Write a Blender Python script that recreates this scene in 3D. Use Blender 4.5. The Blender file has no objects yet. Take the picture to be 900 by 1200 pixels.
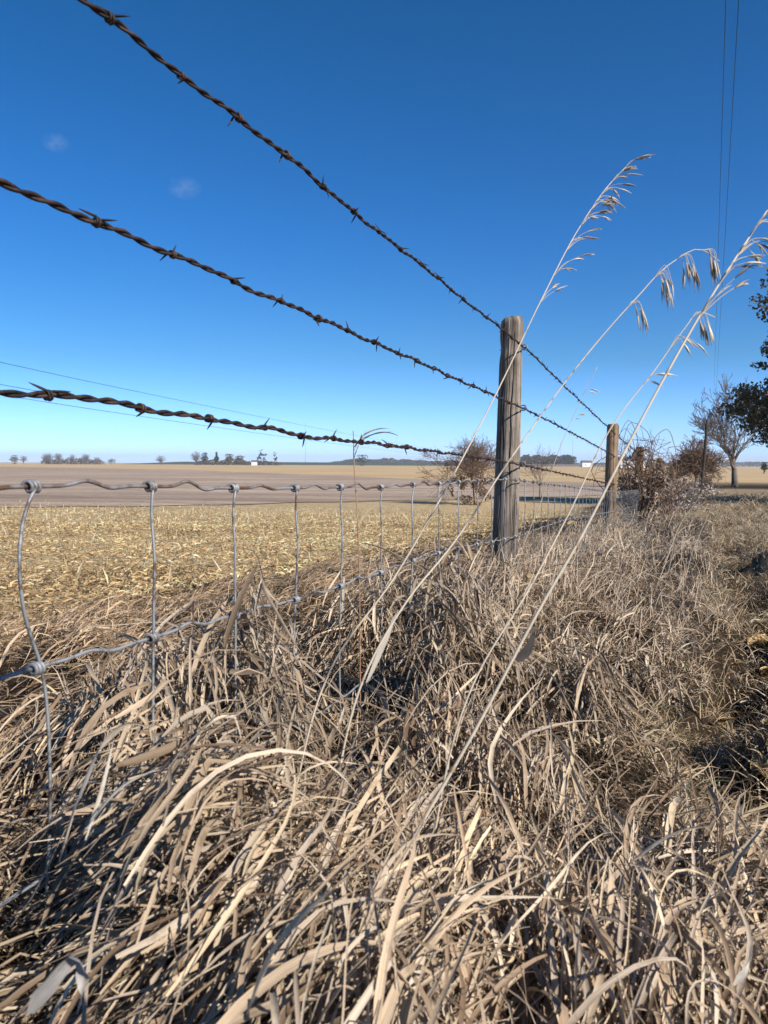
import bpy, math, random
import numpy as np
from mathutils import Vector, Matrix
R = math.radians
C = bpy.context.scene.collection
SC = bpy.context.scene

# ------------------------------------------------------------------ camera
F = 901.0                       # focal length in pixels of the 900 x 1200 frame
PITCH = math.atan(56.3 / F)
ROLL = R(0.29)
cam_d = bpy.data.cameras.new('camera')
cam = bpy.data.objects.new('camera', cam_d); C.objects.link(cam)
cam_d.sensor_fit = 'VERTICAL'; cam_d.sensor_height = 24.0; cam_d.lens = 24.0 * F / 1200.0
cam_d.clip_start = 0.02; cam_d.clip_end = 12000
cam.matrix_world = Matrix.Rotation(math.pi / 2 - PITCH, 4, 'X') @ Matrix.Rotation(ROLL, 4, 'Z')
cam_d.dof.use_dof = True; cam_d.dof.focus_distance = 2.6; cam_d.dof.aperture_fstop = 11.0
SC.camera = cam

# ------------------------------------------------------------------ light
SUN_AZ, SUN_EL = R(133), R(34)
w = bpy.data.worlds.new('World'); SC.world = w; w.use_nodes = True
nt = w.node_tree
sky = nt.nodes.new('ShaderNodeTexSky'); sky.sky_type = 'NISHITA'; sky.sun_disc = False
sky.sun_elevation = SUN_EL; sky.sun_rotation = SUN_AZ
sky.altitude = 1200; sky.air_density = 1.0; sky.dust_density = 0.0; sky.ozone_density = 2.2
bg = nt.nodes['Background']; bg.inputs[1].default_value = 0.074
hs = nt.nodes.new('ShaderNodeHueSaturation'); hs.inputs['Saturation'].default_value = 1.40   # clear autumn air, deep blue
nt.links.new(sky.outputs[0], hs.inputs['Color']); 
_tc = nt.nodes.new('ShaderNodeTexCoord'); _sx = nt.nodes.new('ShaderNodeSeparateXYZ'); nt.links.new(_tc.outputs['Generated'], _sx.inputs[0])
_cr = nt.nodes.new('ShaderNodeValToRGB'); _e = _cr.color_ramp.elements
while len(_e) < 5: _e.new(.5)
for _el, (_p, _c) in zip(_e, [(0.0, (.90, 1.38, 3.3)), (.035, (.78, 1.14, 2.1)), (.13, (.62, .95, 1.2)), (.28, (.58, .98, 1.26)), (.55, (.76, 1.0, 1.08))]):
    _el.position = _p; _el.color = (*_c, 1)
nt.links.new(_sx.outputs['Z'], _cr.inputs[0])
_mx = nt.nodes.new('ShaderNodeMix'); _mx.data_type = 'RGBA'; _mx.blend_type = 'MULTIPLY'; _mx.inputs[0].default_value = 1
nt.links.new(hs.outputs[0], _mx.inputs[6]); nt.links.new(_cr.outputs[0], _mx.inputs[7]); nt.links.new(_mx.outputs[2], bg.inputs[0])
sd = bpy.data.lights.new('sun', 'SUN'); so = bpy.data.objects.new('sun', sd); C.objects.link(so)
sd.energy = 5.0; sd.angle = R(0.53); sd.color = (1.0, 0.94, 0.86)
SUNV = Vector((math.sin(SUN_AZ) * math.cos(SUN_EL), math.cos(SUN_AZ) * math.cos(SUN_EL), math.sin(SUN_EL)))
so.rotation_euler = SUNV.to_track_quat('Z', 'Y').to_euler()
SC.view_settings.view_transform = 'Standard'; SC.view_settings.look = 'None'
SC.view_settings.exposure = 0.52; SC.view_settings.gamma = 1.0
SC.cycles.max_bounces = 5; SC.cycles.diffuse_bounces = 2; SC.cycles.transparent_max_bounces = 8

rng = np.random.default_rng(7)
random.seed(5)

# ------------------------------------------------------------------ projection helpers
def ray(px, py):
    cx = (px - 450) / F; cz = (600 - py) / F
    c, s = math.cos(ROLL), math.sin(ROLL)
    a = cx * c - cz * s; b = cx * s + cz * c
    Y = math.cos(PITCH) + math.sin(PITCH) * b
    Z = -math.sin(PITCH) + math.cos(PITCH) * b
    return a / Y, Z / Y
def at(px, py, D):
    x, z = ray(px, py)
    return Vector((x * D, D, z * D))

# ------------------------------------------------------------------ noise
_tab = np.random.default_rng(99).random((256, 256))
def vnoise(x, y, sc=1.0, seed=0):
    x = np.asarray(x, float) / sc + seed * 17.13; y = np.asarray(y, float) / sc + seed * 5.71
    xi = np.floor(x).astype(int); yi = np.floor(y).astype(int)
    fx = x - xi; fy = y - yi
    fx = fx * fx * (3 - 2 * fx); fy = fy * fy * (3 - 2 * fy)
    g = lambda i, j: _tab[i & 255, j & 255]
    return (g(xi, yi) * (1 - fx) * (1 - fy) + g(xi + 1, yi) * fx * (1 - fy) +
            g(xi, yi + 1) * (1 - fx) * fy + g(xi + 1, yi + 1) * fx * fy)
def sstep(a, b, x):
    t = np.clip((np.asarray(x, float) - a) / (b - a), 0, 1)
    return t * t * (3 - 2 * t)

# ------------------------------------------------------------------ fence frame and terrain
DX, DY = 0.359, 0.9333          # direction of the fence in plan
OX, OY = 0.565, 3.128           # the wires pass here beside the first post
def us(x, y):
    return (x - OX) * DY - (y - OY) * DX, (x - OX) * DX + (y - OY) * DY
def fpos(s, z, u=0.0):
    return Vector((OX + s * DX + u * DY, OY + s * DY - u * DX, z))
def base(s):
    s = np.asarray(s, float)
    return np.where(s > 0, -0.62 - 1.0 * (1 - np.exp(-np.maximum(s, 0) / 25)), -0.62 - 0.04 * np.maximum(s, -4))
def edge_of(s):
    return np.interp(s, [-4, -2.3, -1.75, -1.35, -.8, 0, 3, 6, 12], [1.0, .92, .66, .52, .66, .74, .86, 1.0, 1.2])
def mat_h(x, y):
    """thickness of the matted grass over the ground"""
    u, s = us(x, y)
    e = edge_of(s); v = np.where(u > 0, u / e, u)
    far_ = sstep(-.5, 4, s)
    t = np.interp(v, [-1.9, -1.3, -0.7, -0.25, 0.0, 0.25, 0.55, 0.82, 1.0], [0, .07, .10, .17, .23, .21, .14, .09, 0.0])
    t2 = np.interp(v, [-1.9, -1.3, -0.7, -0.25, 0.0, 0.35, 0.65, 0.88, 1.05], [0, .08, .11, .18, .24, .24, .2, .13, 0.0])
    t = t * (1 - far_) + t2 * far_
    t = t + (.06 * sstep(-3, -2.5, s) * (1 - sstep(-2.3, -1.8, s)) + .14 * sstep(-2.3, -1.8, s) * (1 - sstep(-.7, -.1, s)) + .035 * sstep(-.5, .1, s) * (1 - sstep(1, 3, s))) * np.exp(-((u - .06) / .22) ** 2)
    n = (vnoise(x, y, .34, 1) - .5) * .26 + (vnoise(x * 1.4, y, .15, 2) - .5) * .13
    return t + n * np.clip(t / .2, 0, 1)
def ground_h(x, y):
    # the ridge's edge is followed by a rutted trough and a low bank
    x = np.asarray(x, float); y = np.asarray(y, float)
    u, s = us(x, y)
    z = base(s)
    z = z - 0.12 * sstep(1.0, 2.6, -u) * (1 - sstep(60, 200, np.hypot(x, y)))
    near = 1 - sstep(8, 20, np.hypot(x, y))
    e = edge_of(s); ns = near * sstep(-2.4, -1.7, s)
    z = z - 0.13 * np.exp(-((u - e - .13) / .15) ** 2) * ns
    z = z + 0.02 * np.exp(-((u - e - .50) / .20) ** 2) * ns
    z = z - 0.10 * np.exp(-((u - 1.9 - .05 * np.clip(s, -3, 8)) / .25) ** 2) * near * sstep(-1, 1, s)
    rough = np.where(u > e, 1.15, .4) * near
    z = z + ((vnoise(x, y, .42, 3) - .5) * .20 + (vnoise(x, y, .15, 4) - .5) * .05) * rough
    z = z + (vnoise(x, y, 5, 6) - .5) * .12 * sstep(5, 15, np.hypot(x, y)) * (1 - sstep(60, 150, np.hypot(x, y)))
    return z
def soil_h(x, y):
    return ground_h(x, y) + np.maximum(mat_h(x, y), 0) * .05
def ground_at(px, py):
    """where the line of sight through a point below the horizon meets the ground"""
    x, z = ray(px, py)
    Y = 0.5
    for i in range(4000):
        if z * Y <= float(ground_h(x * Y, Y)): break
        Y *= 1.004
    return Vector((x * Y, Y, float(ground_h(x * Y, Y))))

# ------------------------------------------------------------------ objects and meshes
def tag(o, label=None, cat=None, group=None, kind=None):
    if label: o['label'] = label
    if cat: o['category'] = cat
    if group: o['group'] = group
    if kind: o['kind'] = kind
    return o
def empty(name, loc=(0, 0, 0)):
    o = bpy.data.objects.new(name, None); C.objects.link(o); o.location = loc
    o.empty_display_size = .1
    return o
class MB:
    def __init__(s): s.v = []; s.f = []; s.c = []; s.uv = []; s.n = 0
    def add(s, v, f, c=None, uv=None):
        v = np.asarray(v, np.float32); f = np.asarray(f, np.int64)
        s.v.append(v); s.f.append(f + s.n); s.n += len(v)
        s.c.append(np.ones((len(v), 3), np.float32) * (1 if c is None else np.asarray(c, np.float32)))
        s.uv.append(np.zeros((len(v), 2), np.float32) if uv is None else np.asarray(uv, np.float32))
    def build(s, name, mat, parent=None, smooth=True, loc=None, nocol=False):
        v = np.concatenate(s.v); q = np.concatenate(s.f)
        if loc is not None: v = v - np.array(loc, np.float32)
        me = bpy.data.meshes.new(name)
        me.vertices.add(len(v)); me.vertices.foreach_set('co', v.ravel())
        k = q.shape[1]
        me.loops.add(q.size); me.loops.foreach_set('vertex_index', q.ravel().astype(np.int32))
        me.polygons.add(len(q)); me.polygons.foreach_set('loop_start', np.arange(0, q.size, k, dtype=np.int32))
        me.polygons.foreach_set('use_smooth', np.full(len(q), smooth))
        if not nocol:
            a = me.color_attributes.new('Col', 'FLOAT_COLOR', 'POINT')
            c = np.concatenate(s.c); a.data.foreach_set('color', np.hstack([c, np.ones((len(c), 1), np.float32)]).ravel())
            uvl = me.uv_layers.new(name='UVMap')
            uvl.data.foreach_set('uv', np.concatenate(s.uv)[q.ravel()].ravel())
        me.update(calc_edges=True); me.validate()
        me.materials.append(mat)
        o = bpy.data.objects.new(name, me); C.objects.link(o)
        if loc is not None: o.location = loc
        if parent: 
            o.parent = parent
            if loc is None: o.matrix_parent_inverse = Matrix.Translation(-parent.location)
            else: o.location = Vector(loc) - parent.location
        return o
def frames(P):
    P = np.asarray(P, float)
    T = np.gradient(P, axis=0); T /= np.linalg.norm(T, axis=1)[:, None] + 1e-12
    n = np.zeros_like(P)
    ref = np.array([0, 0, 1.0]) if abs(T[0, 2]) < .9 else np.array([1.0, 0, 0])
    a = np.cross(ref, T[0]); a /= np.linalg.norm(a)
    for i in range(len(P)):
        a = a - T[i] * np.dot(a, T[i]); a /= np.linalg.norm(a) + 1e-12
        n[i] = a
    return T, n, np.cross(T, n)
def tube(mb, P, r, k=6, c=None, cap=True, noise=None):
    P = np.asarray(P, float); r = np.broadcast_to(np.asarray(r, float), (len(P),))
    T, A, B = frames(P)
    if cap:
        P = np.vstack([P[:1], P, P[-1:]]); r = np.concatenate([[r[0] * .02], r, [r[-1] * .02]])
        A = np.vstack([A[:1], A, A[-1:]]); B = np.vstack([B[:1], B, B[-1:]])
    th = np.arange(k) * 2 * np.pi / k
    rr = r[:, None, None] * (1 if noise is None else noise)
    V = P[:, None] + rr * (np.cos(th)[None, :, None] * A[:, None] + np.sin(th)[None, :, None] * B[:, None])
    n = len(P); i = np.arange(n - 1)[:, None] * k; j = np.arange(k)[None]
    j2 = (j + 1) % k
    f = np.stack([i + j, i + j2, i + k + j2, i + k + j], -1).reshape(-1, 4)
    uv = np.stack(np.broadcast_arrays((np.arange(k) / k)[None, :], (np.arange(n) / n)[:, None]), -1).reshape(-1, 2)
    mb.add(V.reshape(-1, 3), f, c, uv)
def spline(pts, n):
    pts = np.asarray([list(p) for p in pts], float)
    d = np.concatenate([[0], np.cumsum(np.linalg.norm(np.diff(pts, axis=0), axis=1))])
    t = np.linspace(0, d[-1], n)
    m = np.gradient(pts, d, axis=0)
    i = np.clip(np.searchsorted(d, t, 'right') - 1, 0, len(d) - 2)
    h = (d[i + 1] - d[i])[:, None]; q = ((t - d[i]) / (d[i + 1] - d[i]))[:, None]
    return ((2*q**3 - 3*q**2 + 1) * pts[i] + (q**3 - 2*q**2 + q) * h * m[i] + (-2*q**3 + 3*q**2) * pts[i+1] + (q**3 - q**2) * h * m[i+1])
def box(mb, c, s, rz=0.0):
    x, y, z = [a / 2 for a in s]
    v = np.array([[a * x, b * y, d * z] for a in (-1, 1) for b in (-1, 1) for d in (-1, 1)])
    ca, sa = math.cos(rz), math.sin(rz)
    v = np.stack([v[:, 0] * ca - v[:, 1] * sa, v[:, 0] * sa + v[:, 1] * ca, v[:, 2]], 1) + np.array(c)
    mb.add(v, [[0, 1, 3, 2], [4, 6, 7, 5], [0, 4, 5, 1], [2, 3, 7, 6], [0, 2, 6, 4], [1, 5, 7, 3]])

# ------------------------------------------------------------------ materials
def newmat(name):
    m = bpy.data.materials.new(name); m.use_nodes = True
    t = m.node_tree; b = t.nodes['Principled BSDF']
    return m, t, b
def N(t, typ, **kw):
    n = t.nodes.new(typ)
    for k, v in kw.items():
        if k.startswith('i_'): n.inputs[int(k[2:])].default_value = v
        else: setattr(n, k, v)
    return n
def ramp(t, fac, stops):
    n = t.nodes.new('ShaderNodeValToRGB'); e = n.color_ramp.elements
    while len(e) < len(stops): e.new(0.5)
    for el, (p, c) in zip(e, stops):
        el.position = p; el.color = (*c, 1)
    t.links.new(fac, n.inputs[0]); return n
def noise(t, vec, scale, detail=4, rough=.6):
    n = t.nodes.new('ShaderNodeTexNoise'); n.inputs['Scale'].default_value = scale
    n.inputs['Detail'].default_value = detail; n.inputs['Roughness'].default_value = rough
    if vec is not None: t.links.new(vec, n.inputs['Vector'])
    return n
def mix(t, fac, a, b, mode='MIX'):
    n = t.nodes.new('ShaderNodeMix'); n.data_type = 'RGBA'; n.blend_type = mode
    for sock, val in ((n.inputs[0], fac), (n.inputs[6], a), (n.inputs[7], b)):
        if isinstance(val, (float, int)): sock.default_value = val
        elif isinstance(val, tuple): sock.default_value = (*val, 1)
        else: t.links.new(val, sock)
    return n.outputs[2]
def mapping(t, vec, scale):
    n = t.nodes.new('ShaderNodeMapping'); n.inputs['Scale'].default_value = scale
    t.links.new(vec, n.inputs[0]); return n.outputs[0]
def bump(t, b, h, strength, dist):
    n = t.nodes.new('ShaderNodeBump'); n.inputs['Strength'].default_value = strength
    n.inputs['Distance'].default_value = dist
    t.links.new(h, n.inputs['Height']); t.links.new(n.outputs[0], b.inputs['Normal'])

def blade_mat(name, transl=.22, rough=.55, spec=.25):
    m, t, b = newmat(name)
    at_ = N(t, 'ShaderNodeAttribute', attribute_name='Col')
    uv = N(t, 'ShaderNodeUVMap')
    st = noise(t, mapping(t, uv.outputs[0], (9, 1.3, 1)), 1.0, 3, .6)
    r1 = ramp(t, st.outputs[0], [(.3, (.70, .69, .66)), (.62, (1.12, 1.12, 1.12))])
    col = mix(t, 1.0, at_.outputs['Color'], r1.outputs[0], 'MULTIPLY')
    tc = N(t, 'ShaderNodeTexCoord')
    sp = noise(t, tc.outputs['Object'], 42, 3, .7)
    r2 = ramp(t, sp.outputs[0], [(.30, (.55, .50, .45)), (.45, (1, 1, 1))])
    col = mix(t, .7, col, r2.outputs[0], 'MULTIPLY')
    t.links.new(col, b.inputs['Base Color'])
    b.inputs['Roughness'].default_value = rough; b.inputs['Specular IOR Level'].default_value = spec
    bump(t, b, st.outputs[0], .35, .002)
    tr = N(t, 'ShaderNodeBsdfTranslucent'); t.links.new(col, tr.inputs[0])
    mx = N(t, 'ShaderNodeMixShader'); mx.inputs[0].default_value = transl
    t.links.new(b.outputs[0], mx.inputs[1]); t.links.new(tr.outputs[0], mx.inputs[2])
    t.links.new(mx.outputs[0], t.nodes['Material Output'].inputs[0])
    return m
M = {}
M['blade'] = blade_mat('dry_grass_blade', .14)
M['husk'] = blade_mat('dry_corn_husk', .15)
M['leaf'] = blade_mat('dry_leaf', .15)

def plain_mat(name, col, rough=.8, metal=0.0, nscale=None, var=.3, attr=False, spec=.3):
    m, t, b = newmat(name)
    tc = N(t, 'ShaderNodeTexCoord')
    c = col
    if attr:
        a = N(t, 'ShaderNodeAttribute', attribute_name='Col'); c = a.outputs['Color']
    if nscale:
        n = noise(t, tc.outputs['Object'], nscale)
        r = ramp(t, n.outputs[0], [(.3, (1 - var,) * 3), (.7, (1 + var,) * 3)])
        c = mix(t, 1.0, c, r.outputs[0], 'MULTIPLY')
    if isinstance(c, tuple): b.inputs['Base Color'].default_value = (*c, 1)
    else: t.links.new(c, b.inputs['Base Color'])
    b.inputs['Roughness'].default_value = rough; b.inputs['Metallic'].default_value = metal
    b.inputs['Specular IOR Level'].default_value = spec
    return m

# ground: soil under the mat, stubble, verge
def ground_mat():
    m, t, b = newmat('field_ground')
    tc = N(t, 'ShaderNodeTexCoord'); P = tc.outputs['Object']
    far = noise(t, P, .05, 5, .6)
    sx = N(t, 'ShaderNodeSeparateXYZ'); t.links.new(P, sx.inputs[0])
    # straw field colour
    st = noise(t, mapping(t, P, (5, 12, 5)), 1.0, 5, .75)
    straw = ramp(t, st.outputs[0], [(.28, (.20, .14, .08)), (.42, (.36, .27, .15)), (.56, (.52, .39, .22)), (.72, (.68, .56, .35))])
    fr = ramp(t, far.outputs[0], [(.3, (.85, .85, .85)), (.7, (1.12, 1.1, 1.05))])
    straw_c = mix(t, 1.0, straw.outputs[0], fr.outputs[0], 'MULTIPLY')
    farcol = mix(t, 1.0, (.50, .36, .20), fr.outputs[0], 'MULTIPLY')
    ln = N(t, 'ShaderNodeVectorMath', operation='LENGTH'); t.links.new(P, ln.inputs[0])
    mr = N(t, 'ShaderNodeMapRange'); t.links.new(ln.outputs['Value'], mr.inputs[0])
    mr.inputs[1].default_value = 15; mr.inputs[2].default_value = 90
    straw_c = mix(t, mr.outputs[0], straw_c, farcol)
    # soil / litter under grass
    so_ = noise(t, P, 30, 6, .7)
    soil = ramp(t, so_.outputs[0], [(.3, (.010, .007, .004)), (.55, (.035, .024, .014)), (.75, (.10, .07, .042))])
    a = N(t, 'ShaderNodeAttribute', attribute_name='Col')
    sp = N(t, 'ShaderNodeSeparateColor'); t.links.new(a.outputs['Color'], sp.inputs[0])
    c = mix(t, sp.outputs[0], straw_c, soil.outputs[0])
    # verge grass
    vg = noise(t, mapping(t, P, (6, 2.5, 6)), 1.0, 6, .75)
    ver = ramp(t, vg.outputs[0], [(.3, (.10, .075, .045)), (.5, (.26, .20, .125)), (.7, (.44, .36, .24))])
    c = mix(t, sp.outputs[1], c, ver.outputs[0])
    t.links.new(c, b.inputs['Base Color']); b.inputs['Roughness'].default_value = .95
    b.inputs['Specular IOR Level'].default_value = .1
    bump(t, b, st.outputs[0], .8, .06)
    return m
def plough_mat():
    m, t, b = newmat('ploughed_soil')
    tc = N(t, 'ShaderNodeTexCoord'); P = tc.outputs['Object']
    mp = N(t, 'ShaderNodeMapping'); mp.inputs['Rotation'].default_value = (0, 0, R(-8)); mp.inputs['Scale'].default_value = (.045, .55, 1)
    t.links.new(P, mp.inputs[0])
    n1 = noise(t, mp.outputs[0], 1.0, 4, .6)
    n2 = noise(t, P, 2.2, 6, .7)
    n3 = noise(t, P, .06, 3, .5)
    c = ramp(t, n1.outputs[0], [(.36, (.27, .20, .145)), (.5, (.36, .272, .20)), (.64, (.46, .36, .27))]).outputs[0]
    c = mix(t, 1.0, c, ramp(t, n2.outputs[0], [(.3, (.72, .72, .72)), (.7, (1.2, 1.2, 1.2))]).outputs[0], 'MULTIPLY')
    c = mix(t, 1.0, c, ramp(t, n3.outputs[0], [(.35, (.9, .9, .9)), (.65, (1.1, 1.08, 1.05))]).outputs[0], 'MULTIPLY')
    t.links.new(c, b.inputs['Base Color']); b.inputs['Roughness'].default_value = .95
    b.inputs['Specular IOR Level'].default_value = .1
    bump(t, b, n2.outputs[0], .6, .05)
    return m
def wood_mat(name, dark, mid, light, grain=1.0):
    m, t, b = newmat(name)
    tc = N(t, 'ShaderNodeTexCoord'); P = tc.outputs['Object']
    g = noise(t, mapping(t, P, (75 * grain, 75 * grain, 2.2)), 1.0, 5, .65)
    g2 = noise(t, mapping(t, P, (22, 22, 1.4)), 1.0, 4, .6)
    g3 = noise(t, P, 9, 5, .7)
    c = ramp(t, g.outputs[0], [(.33, dark), (.47, mid), (.66, light)]).outputs[0]
    c = mix(t, 1.0, c, ramp(t, g2.outputs[0], [(.34, (.35, .33, .31)), (.46, (.95, .93, .9)), (.7, (1.15, 1.12, 1.08))]).outputs[0], 'MULTIPLY')
    c = mix(t, 1.0, c, ramp(t, g3.outputs[0], [(.35, (.68, .68, .66)), (.6, (1.1, 1.08, 1.05))]).outputs[0], 'MULTIPLY')
    t.links.new(c, b.inputs['Base Color']); b.inputs['Roughness'].default_value = .88
    b.inputs['Specular IOR Level'].default_value = .2
    bump(t, b, g.outputs[0], .9, .004)
    return m
def metal_mat(name, a, b_, c_, rough, metal, scale, lo=.38, hi=.62, stretch=(1, 1, 1)):
    m, t, b = newmat(name)
    tc = N(t, 'ShaderNodeTexCoord'); P = mapping(t, tc.outputs['Object'], stretch)
    n = noise(t, P, scale, 5, .7)
    c = ramp(t, n.outputs[0], [(lo, a), ((lo + hi) / 2, b_), (hi, c_)]).outputs[0]
    t.links.new(c, b.inputs['Base Color']); b.inputs['Roughness'].default_value = rough
    b.inputs['Metallic'].default_value = metal
    n2 = noise(t, tc.outputs['Object'], 900, 3, .7)
    bump(t, b, n2.outputs[0], .5, .0006)
    return m
M['ground'] = ground_mat(); M['plough'] = plough_mat()
M['wood'] = wood_mat('weathered_grey_wood', (.05, .042, .035), (.19, .163, .138), (.36, .315, .27))
M['wood2'] = wood_mat('brown_post_wood', (.07, .045, .03), (.20, .14, .09), (.34, .25, .17))
M['wood3'] = wood_mat('reddish_post_wood', (.05, .03, .02), (.14, .08, .05), (.24, .15, .10))
M['rust'] = metal_mat('rusty_barbed_wire', (.014, .010, .009), (.034, .020, .015), (.09, .045, .028), .62, .35, 55)
M['galv'] = metal_mat('galvanized_wire', (.13, .09, .07), (.20, .205, .21), (.30, .305, .31), .6, .4, 38, .40, .52)
M['galv_rust'] = metal_mat('rust_stained_wire', (.34, .34, .35), (.26, .22, .19), (.15, .085, .05), .55, .5, 14, .42, .60)
M['straw'] = plain_mat('straw_stem', (1, 1, 1), .5, 0, 25, .12, attr=True, spec=.3)
M['bark'] = plain_mat('bark', (.15, .12, .10), .9, 0, 6, .35)
M['darkwood'] = plain_mat('dark_pole_wood', (.045, .035, .028), .9, 0, 8, .3)
M['twig'] = plain_mat('grey_twigs', (.20, .16, .135), .9, 0, 3, .3)
M['browntwig'] = plain_mat('brown_twigs', (.17, .11, .075), .9, 0, 3, .3)
M['attr'] = plain_mat('foliage_leaf', (1, 1, 1), .6, 0, 4, .35, attr=True)
M['cable'] = plain_mat('black_cable', (.02, .02, .022), .5)
M['white'] = plain_mat('white_paint', (.75, .75, .73), .7)
M['roof'] = plain_mat('dark_roof', (.12, .12, .13), .8)
M['fargreen'] = plain_mat('dark_green_field', (.055, .075, .04), .9, 0, .05, .2)
M['steel'] = plain_mat('tower_steel', (.30, .31, .33), .6)

# ------------------------------------------------------------------ ground sheet
def sheet_polar():
    rr = np.concatenate([[0.0], np.geomspace(.12, 6000, 260)]); na = 360
    th = np.arange(na) * 2 * np.pi / na
    X = rr[:, None] * np.sin(th)[None]; Y = rr[:, None] * np.cos(th)[None]
    Z = soil_h(X, Y)
    u, s = us(X, Y)
    d = np.hypot(X, Y)
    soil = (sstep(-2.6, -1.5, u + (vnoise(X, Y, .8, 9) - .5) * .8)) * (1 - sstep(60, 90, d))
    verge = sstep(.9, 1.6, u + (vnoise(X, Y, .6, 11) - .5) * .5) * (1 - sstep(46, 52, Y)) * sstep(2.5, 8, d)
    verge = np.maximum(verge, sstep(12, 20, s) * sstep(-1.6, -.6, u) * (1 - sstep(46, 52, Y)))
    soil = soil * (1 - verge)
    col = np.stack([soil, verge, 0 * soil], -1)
    n = len(rr); i = np.arange(n - 1)[:, None] * na; j = np.arange(na)[None]; j2 = (j + 1) % na
    f = np.stack([i + j, i + j2, i + na + j2, i + na + j], -1).reshape(-1, 4)
    mb = MB(); mb.add(np.stack([X, Y, Z], -1).reshape(-1, 3), f, col.reshape(-1, 3))
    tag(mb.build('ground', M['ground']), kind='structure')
sheet_polar()

def ploughed():
    pxs = np.array([-900, -300, 0, 120, 220, 420, 520, 700, 730, 900.])
    far = np.array([545.6, 546.2, 547.2, 549, 551, 559, 563.5, 566, 566.5, 567])
    near = np.array([600, 597, 595, 594.5, 593, 588, 586, 581, 580, 577.])
    cols = np.linspace(-900, 745, 150); V = []; nr = 70
    for p in cols:
        a = ground_at(p, float(np.interp(p, pxs, near)) + math.sin(p * .05) * .5); b = ground_at(p, float(np.interp(p, pxs, far)))
        t = np.linspace(0, 1, nr)
        Y = a.y * (b.y / a.y) ** t; k = a.x / a.y
        X = k * Y
        V.append(np.stack([X, Y, ground_h(X, Y) + .012 + Y * .00035], 1))
    V = np.array(V); n = len(cols)
    i = np.arange(n - 1)[:, None] * nr; j = np.arange(nr - 1)[None]
    f = np.stack([i + j, i + nr + j, i + nr + j + 1, i + j + 1], -1).reshape(-1, 4)
    mb = MB(); mb.add(V.reshape(-1, 3), f)
    tag(mb.build('ploughed_field', M['plough']), kind='structure')
    return V
PL = ploughed()

# ------------------------------------------------------------------ blades
def blades(mb, x, y, z, L, W, az, el0, el1, bend, K, col, tw0=None, tw1=None, fold=.25, curl=0.0, three=True, power=1.3, kink=.3):
    n = len(x); t = np.linspace(0, 1, K + 1)
    tm = (t[:-1] + t[1:]) / 2
    ph = rng.random(n) * 6.28
    A = az[:, None] + bend[:, None] * tm[None] + curl * .5 * np.sin(tm[None] * 5 + ph[:, None])
    E = el0[:, None] + (el1 - el0)[:, None] * tm[None] ** power + curl * .35 * np.sin(tm[None] * 6.5 + ph[:, None] * 2)
    # some blades are folded over sharply, as dead leaves are
    kp = rng.uniform(.25, .8, n)[:, None]; ka = np.where(rng.random(n) < kink, rng.uniform(.6, 2.0, n), 0)[:, None]
    st_ = (tm[None] > kp)
    E = E - st_ * ka; A = A + st_ * ka * rng.normal(0, .5, (n, 1))
    D = np.stack([np.sin(A) * np.cos(E), np.cos(A) * np.cos(E), np.sin(E)], -1)
    P = np.concatenate([np.zeros((n, 1, 3)), np.cumsum(D * (L / K)[:, None, None], 1)], 1)
    P += np.stack([x, y, z], -1)[:, None]
    T = np.concatenate([D[:, :1], (D[:, 1:] + D[:, :-1]) / 2, D[:, -1:]], 1)
    T /= np.linalg.norm(T, axis=-1, keepdims=True)
    side = np.cross(T, np.array([0, 0, 1.0])); side /= np.linalg.norm(side, axis=-1, keepdims=True) + 1e-6
    up = np.cross(side, T)
    tw0 = rng.normal(0, .6, n) if tw0 is None else tw0
    tw1 = rng.normal(0, 1.5, n) if tw1 is None else tw1
    tw = tw0[:, None] + tw1[:, None] * t[None]
    S = side * np.cos(tw)[..., None] + up * np.sin(tw)[..., None]
    U = -side * np.sin(tw)[..., None] + up * np.cos(tw)[..., None]
    prof = np.minimum(1, .45 + t * 3) * np.clip(1 - t ** 2.2, 0.03, 1)
    hw = (W[:, None] * prof[None] / 2)[..., None]
    if three:
        V = np.stack([P - S * hw, P - U * hw * fold * 2, P + S * hw], 2)   # n,K+1,3,3
        m = 3
    else:
        V = np.stack([P - S * hw, P + S * hw], 2); m = 2
    o = np.arange(n)[:, None, None] * (K + 1) * m; i = np.arange(K)[None, :, None] * m; j = np.arange(m - 1)[None, None]
    f = np.stack([o + i + j, o + i + j + 1, o + i + m + j + 1, o + i + m + j], -1).reshape(-1, 4)
    c = np.broadcast_to(col[:, None, None, :], (n, K + 1, m, 3)) * (1 - .12 * t[None, :, None, None])
    uu = np.linspace(0, 1, m)[None, None, :] + rng.random(n)[:, None, None] * 7
    vv = t[None, :, None] * (L * 12)[:, None, None] + rng.random(n)[:, None, None] * 9
    uv = np.stack(np.broadcast_arrays(uu, vv), -1)
    mb.add(V.reshape(-1, 3), f, c.reshape(-1, 3), uv.reshape(-1, 2))
PAL = np.array([[.48, .365, .25], [.37, .275, .185], [.56, .46, .345], [.27, .19, .125], [.43, .345, .26], [.18, .12, .075], [.60, .47, .31]])
def colours(n, pal=PAL, p=None, green=0.0, var=.12):
    c = pal[rng.choice(len(pal), n, p=p)] * (1 + rng.normal(0, var, (n, 1)))
    g = rng.random(n) < green
    c[g] = np.array([.11, .125, .055]) * (1 + rng.normal(0, .2, (g.sum(), 1)))
    return np.clip(c, .01, .75)

def sample(n, rmin, rmax, amax, pw=1.0):
    """points around the camera; pw=0 gives equal areas, pw=1 equal log rings"""
    q = rng.random(n)
    if pw == 1: r = rmin * (rmax / rmin) ** q
    else: r = np.sqrt(rmin ** 2 + q * (rmax ** 2 - rmin ** 2))
    a = rng.uniform(-amax, amax, n)
    return r * np.sin(a), r * np.cos(a)

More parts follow.
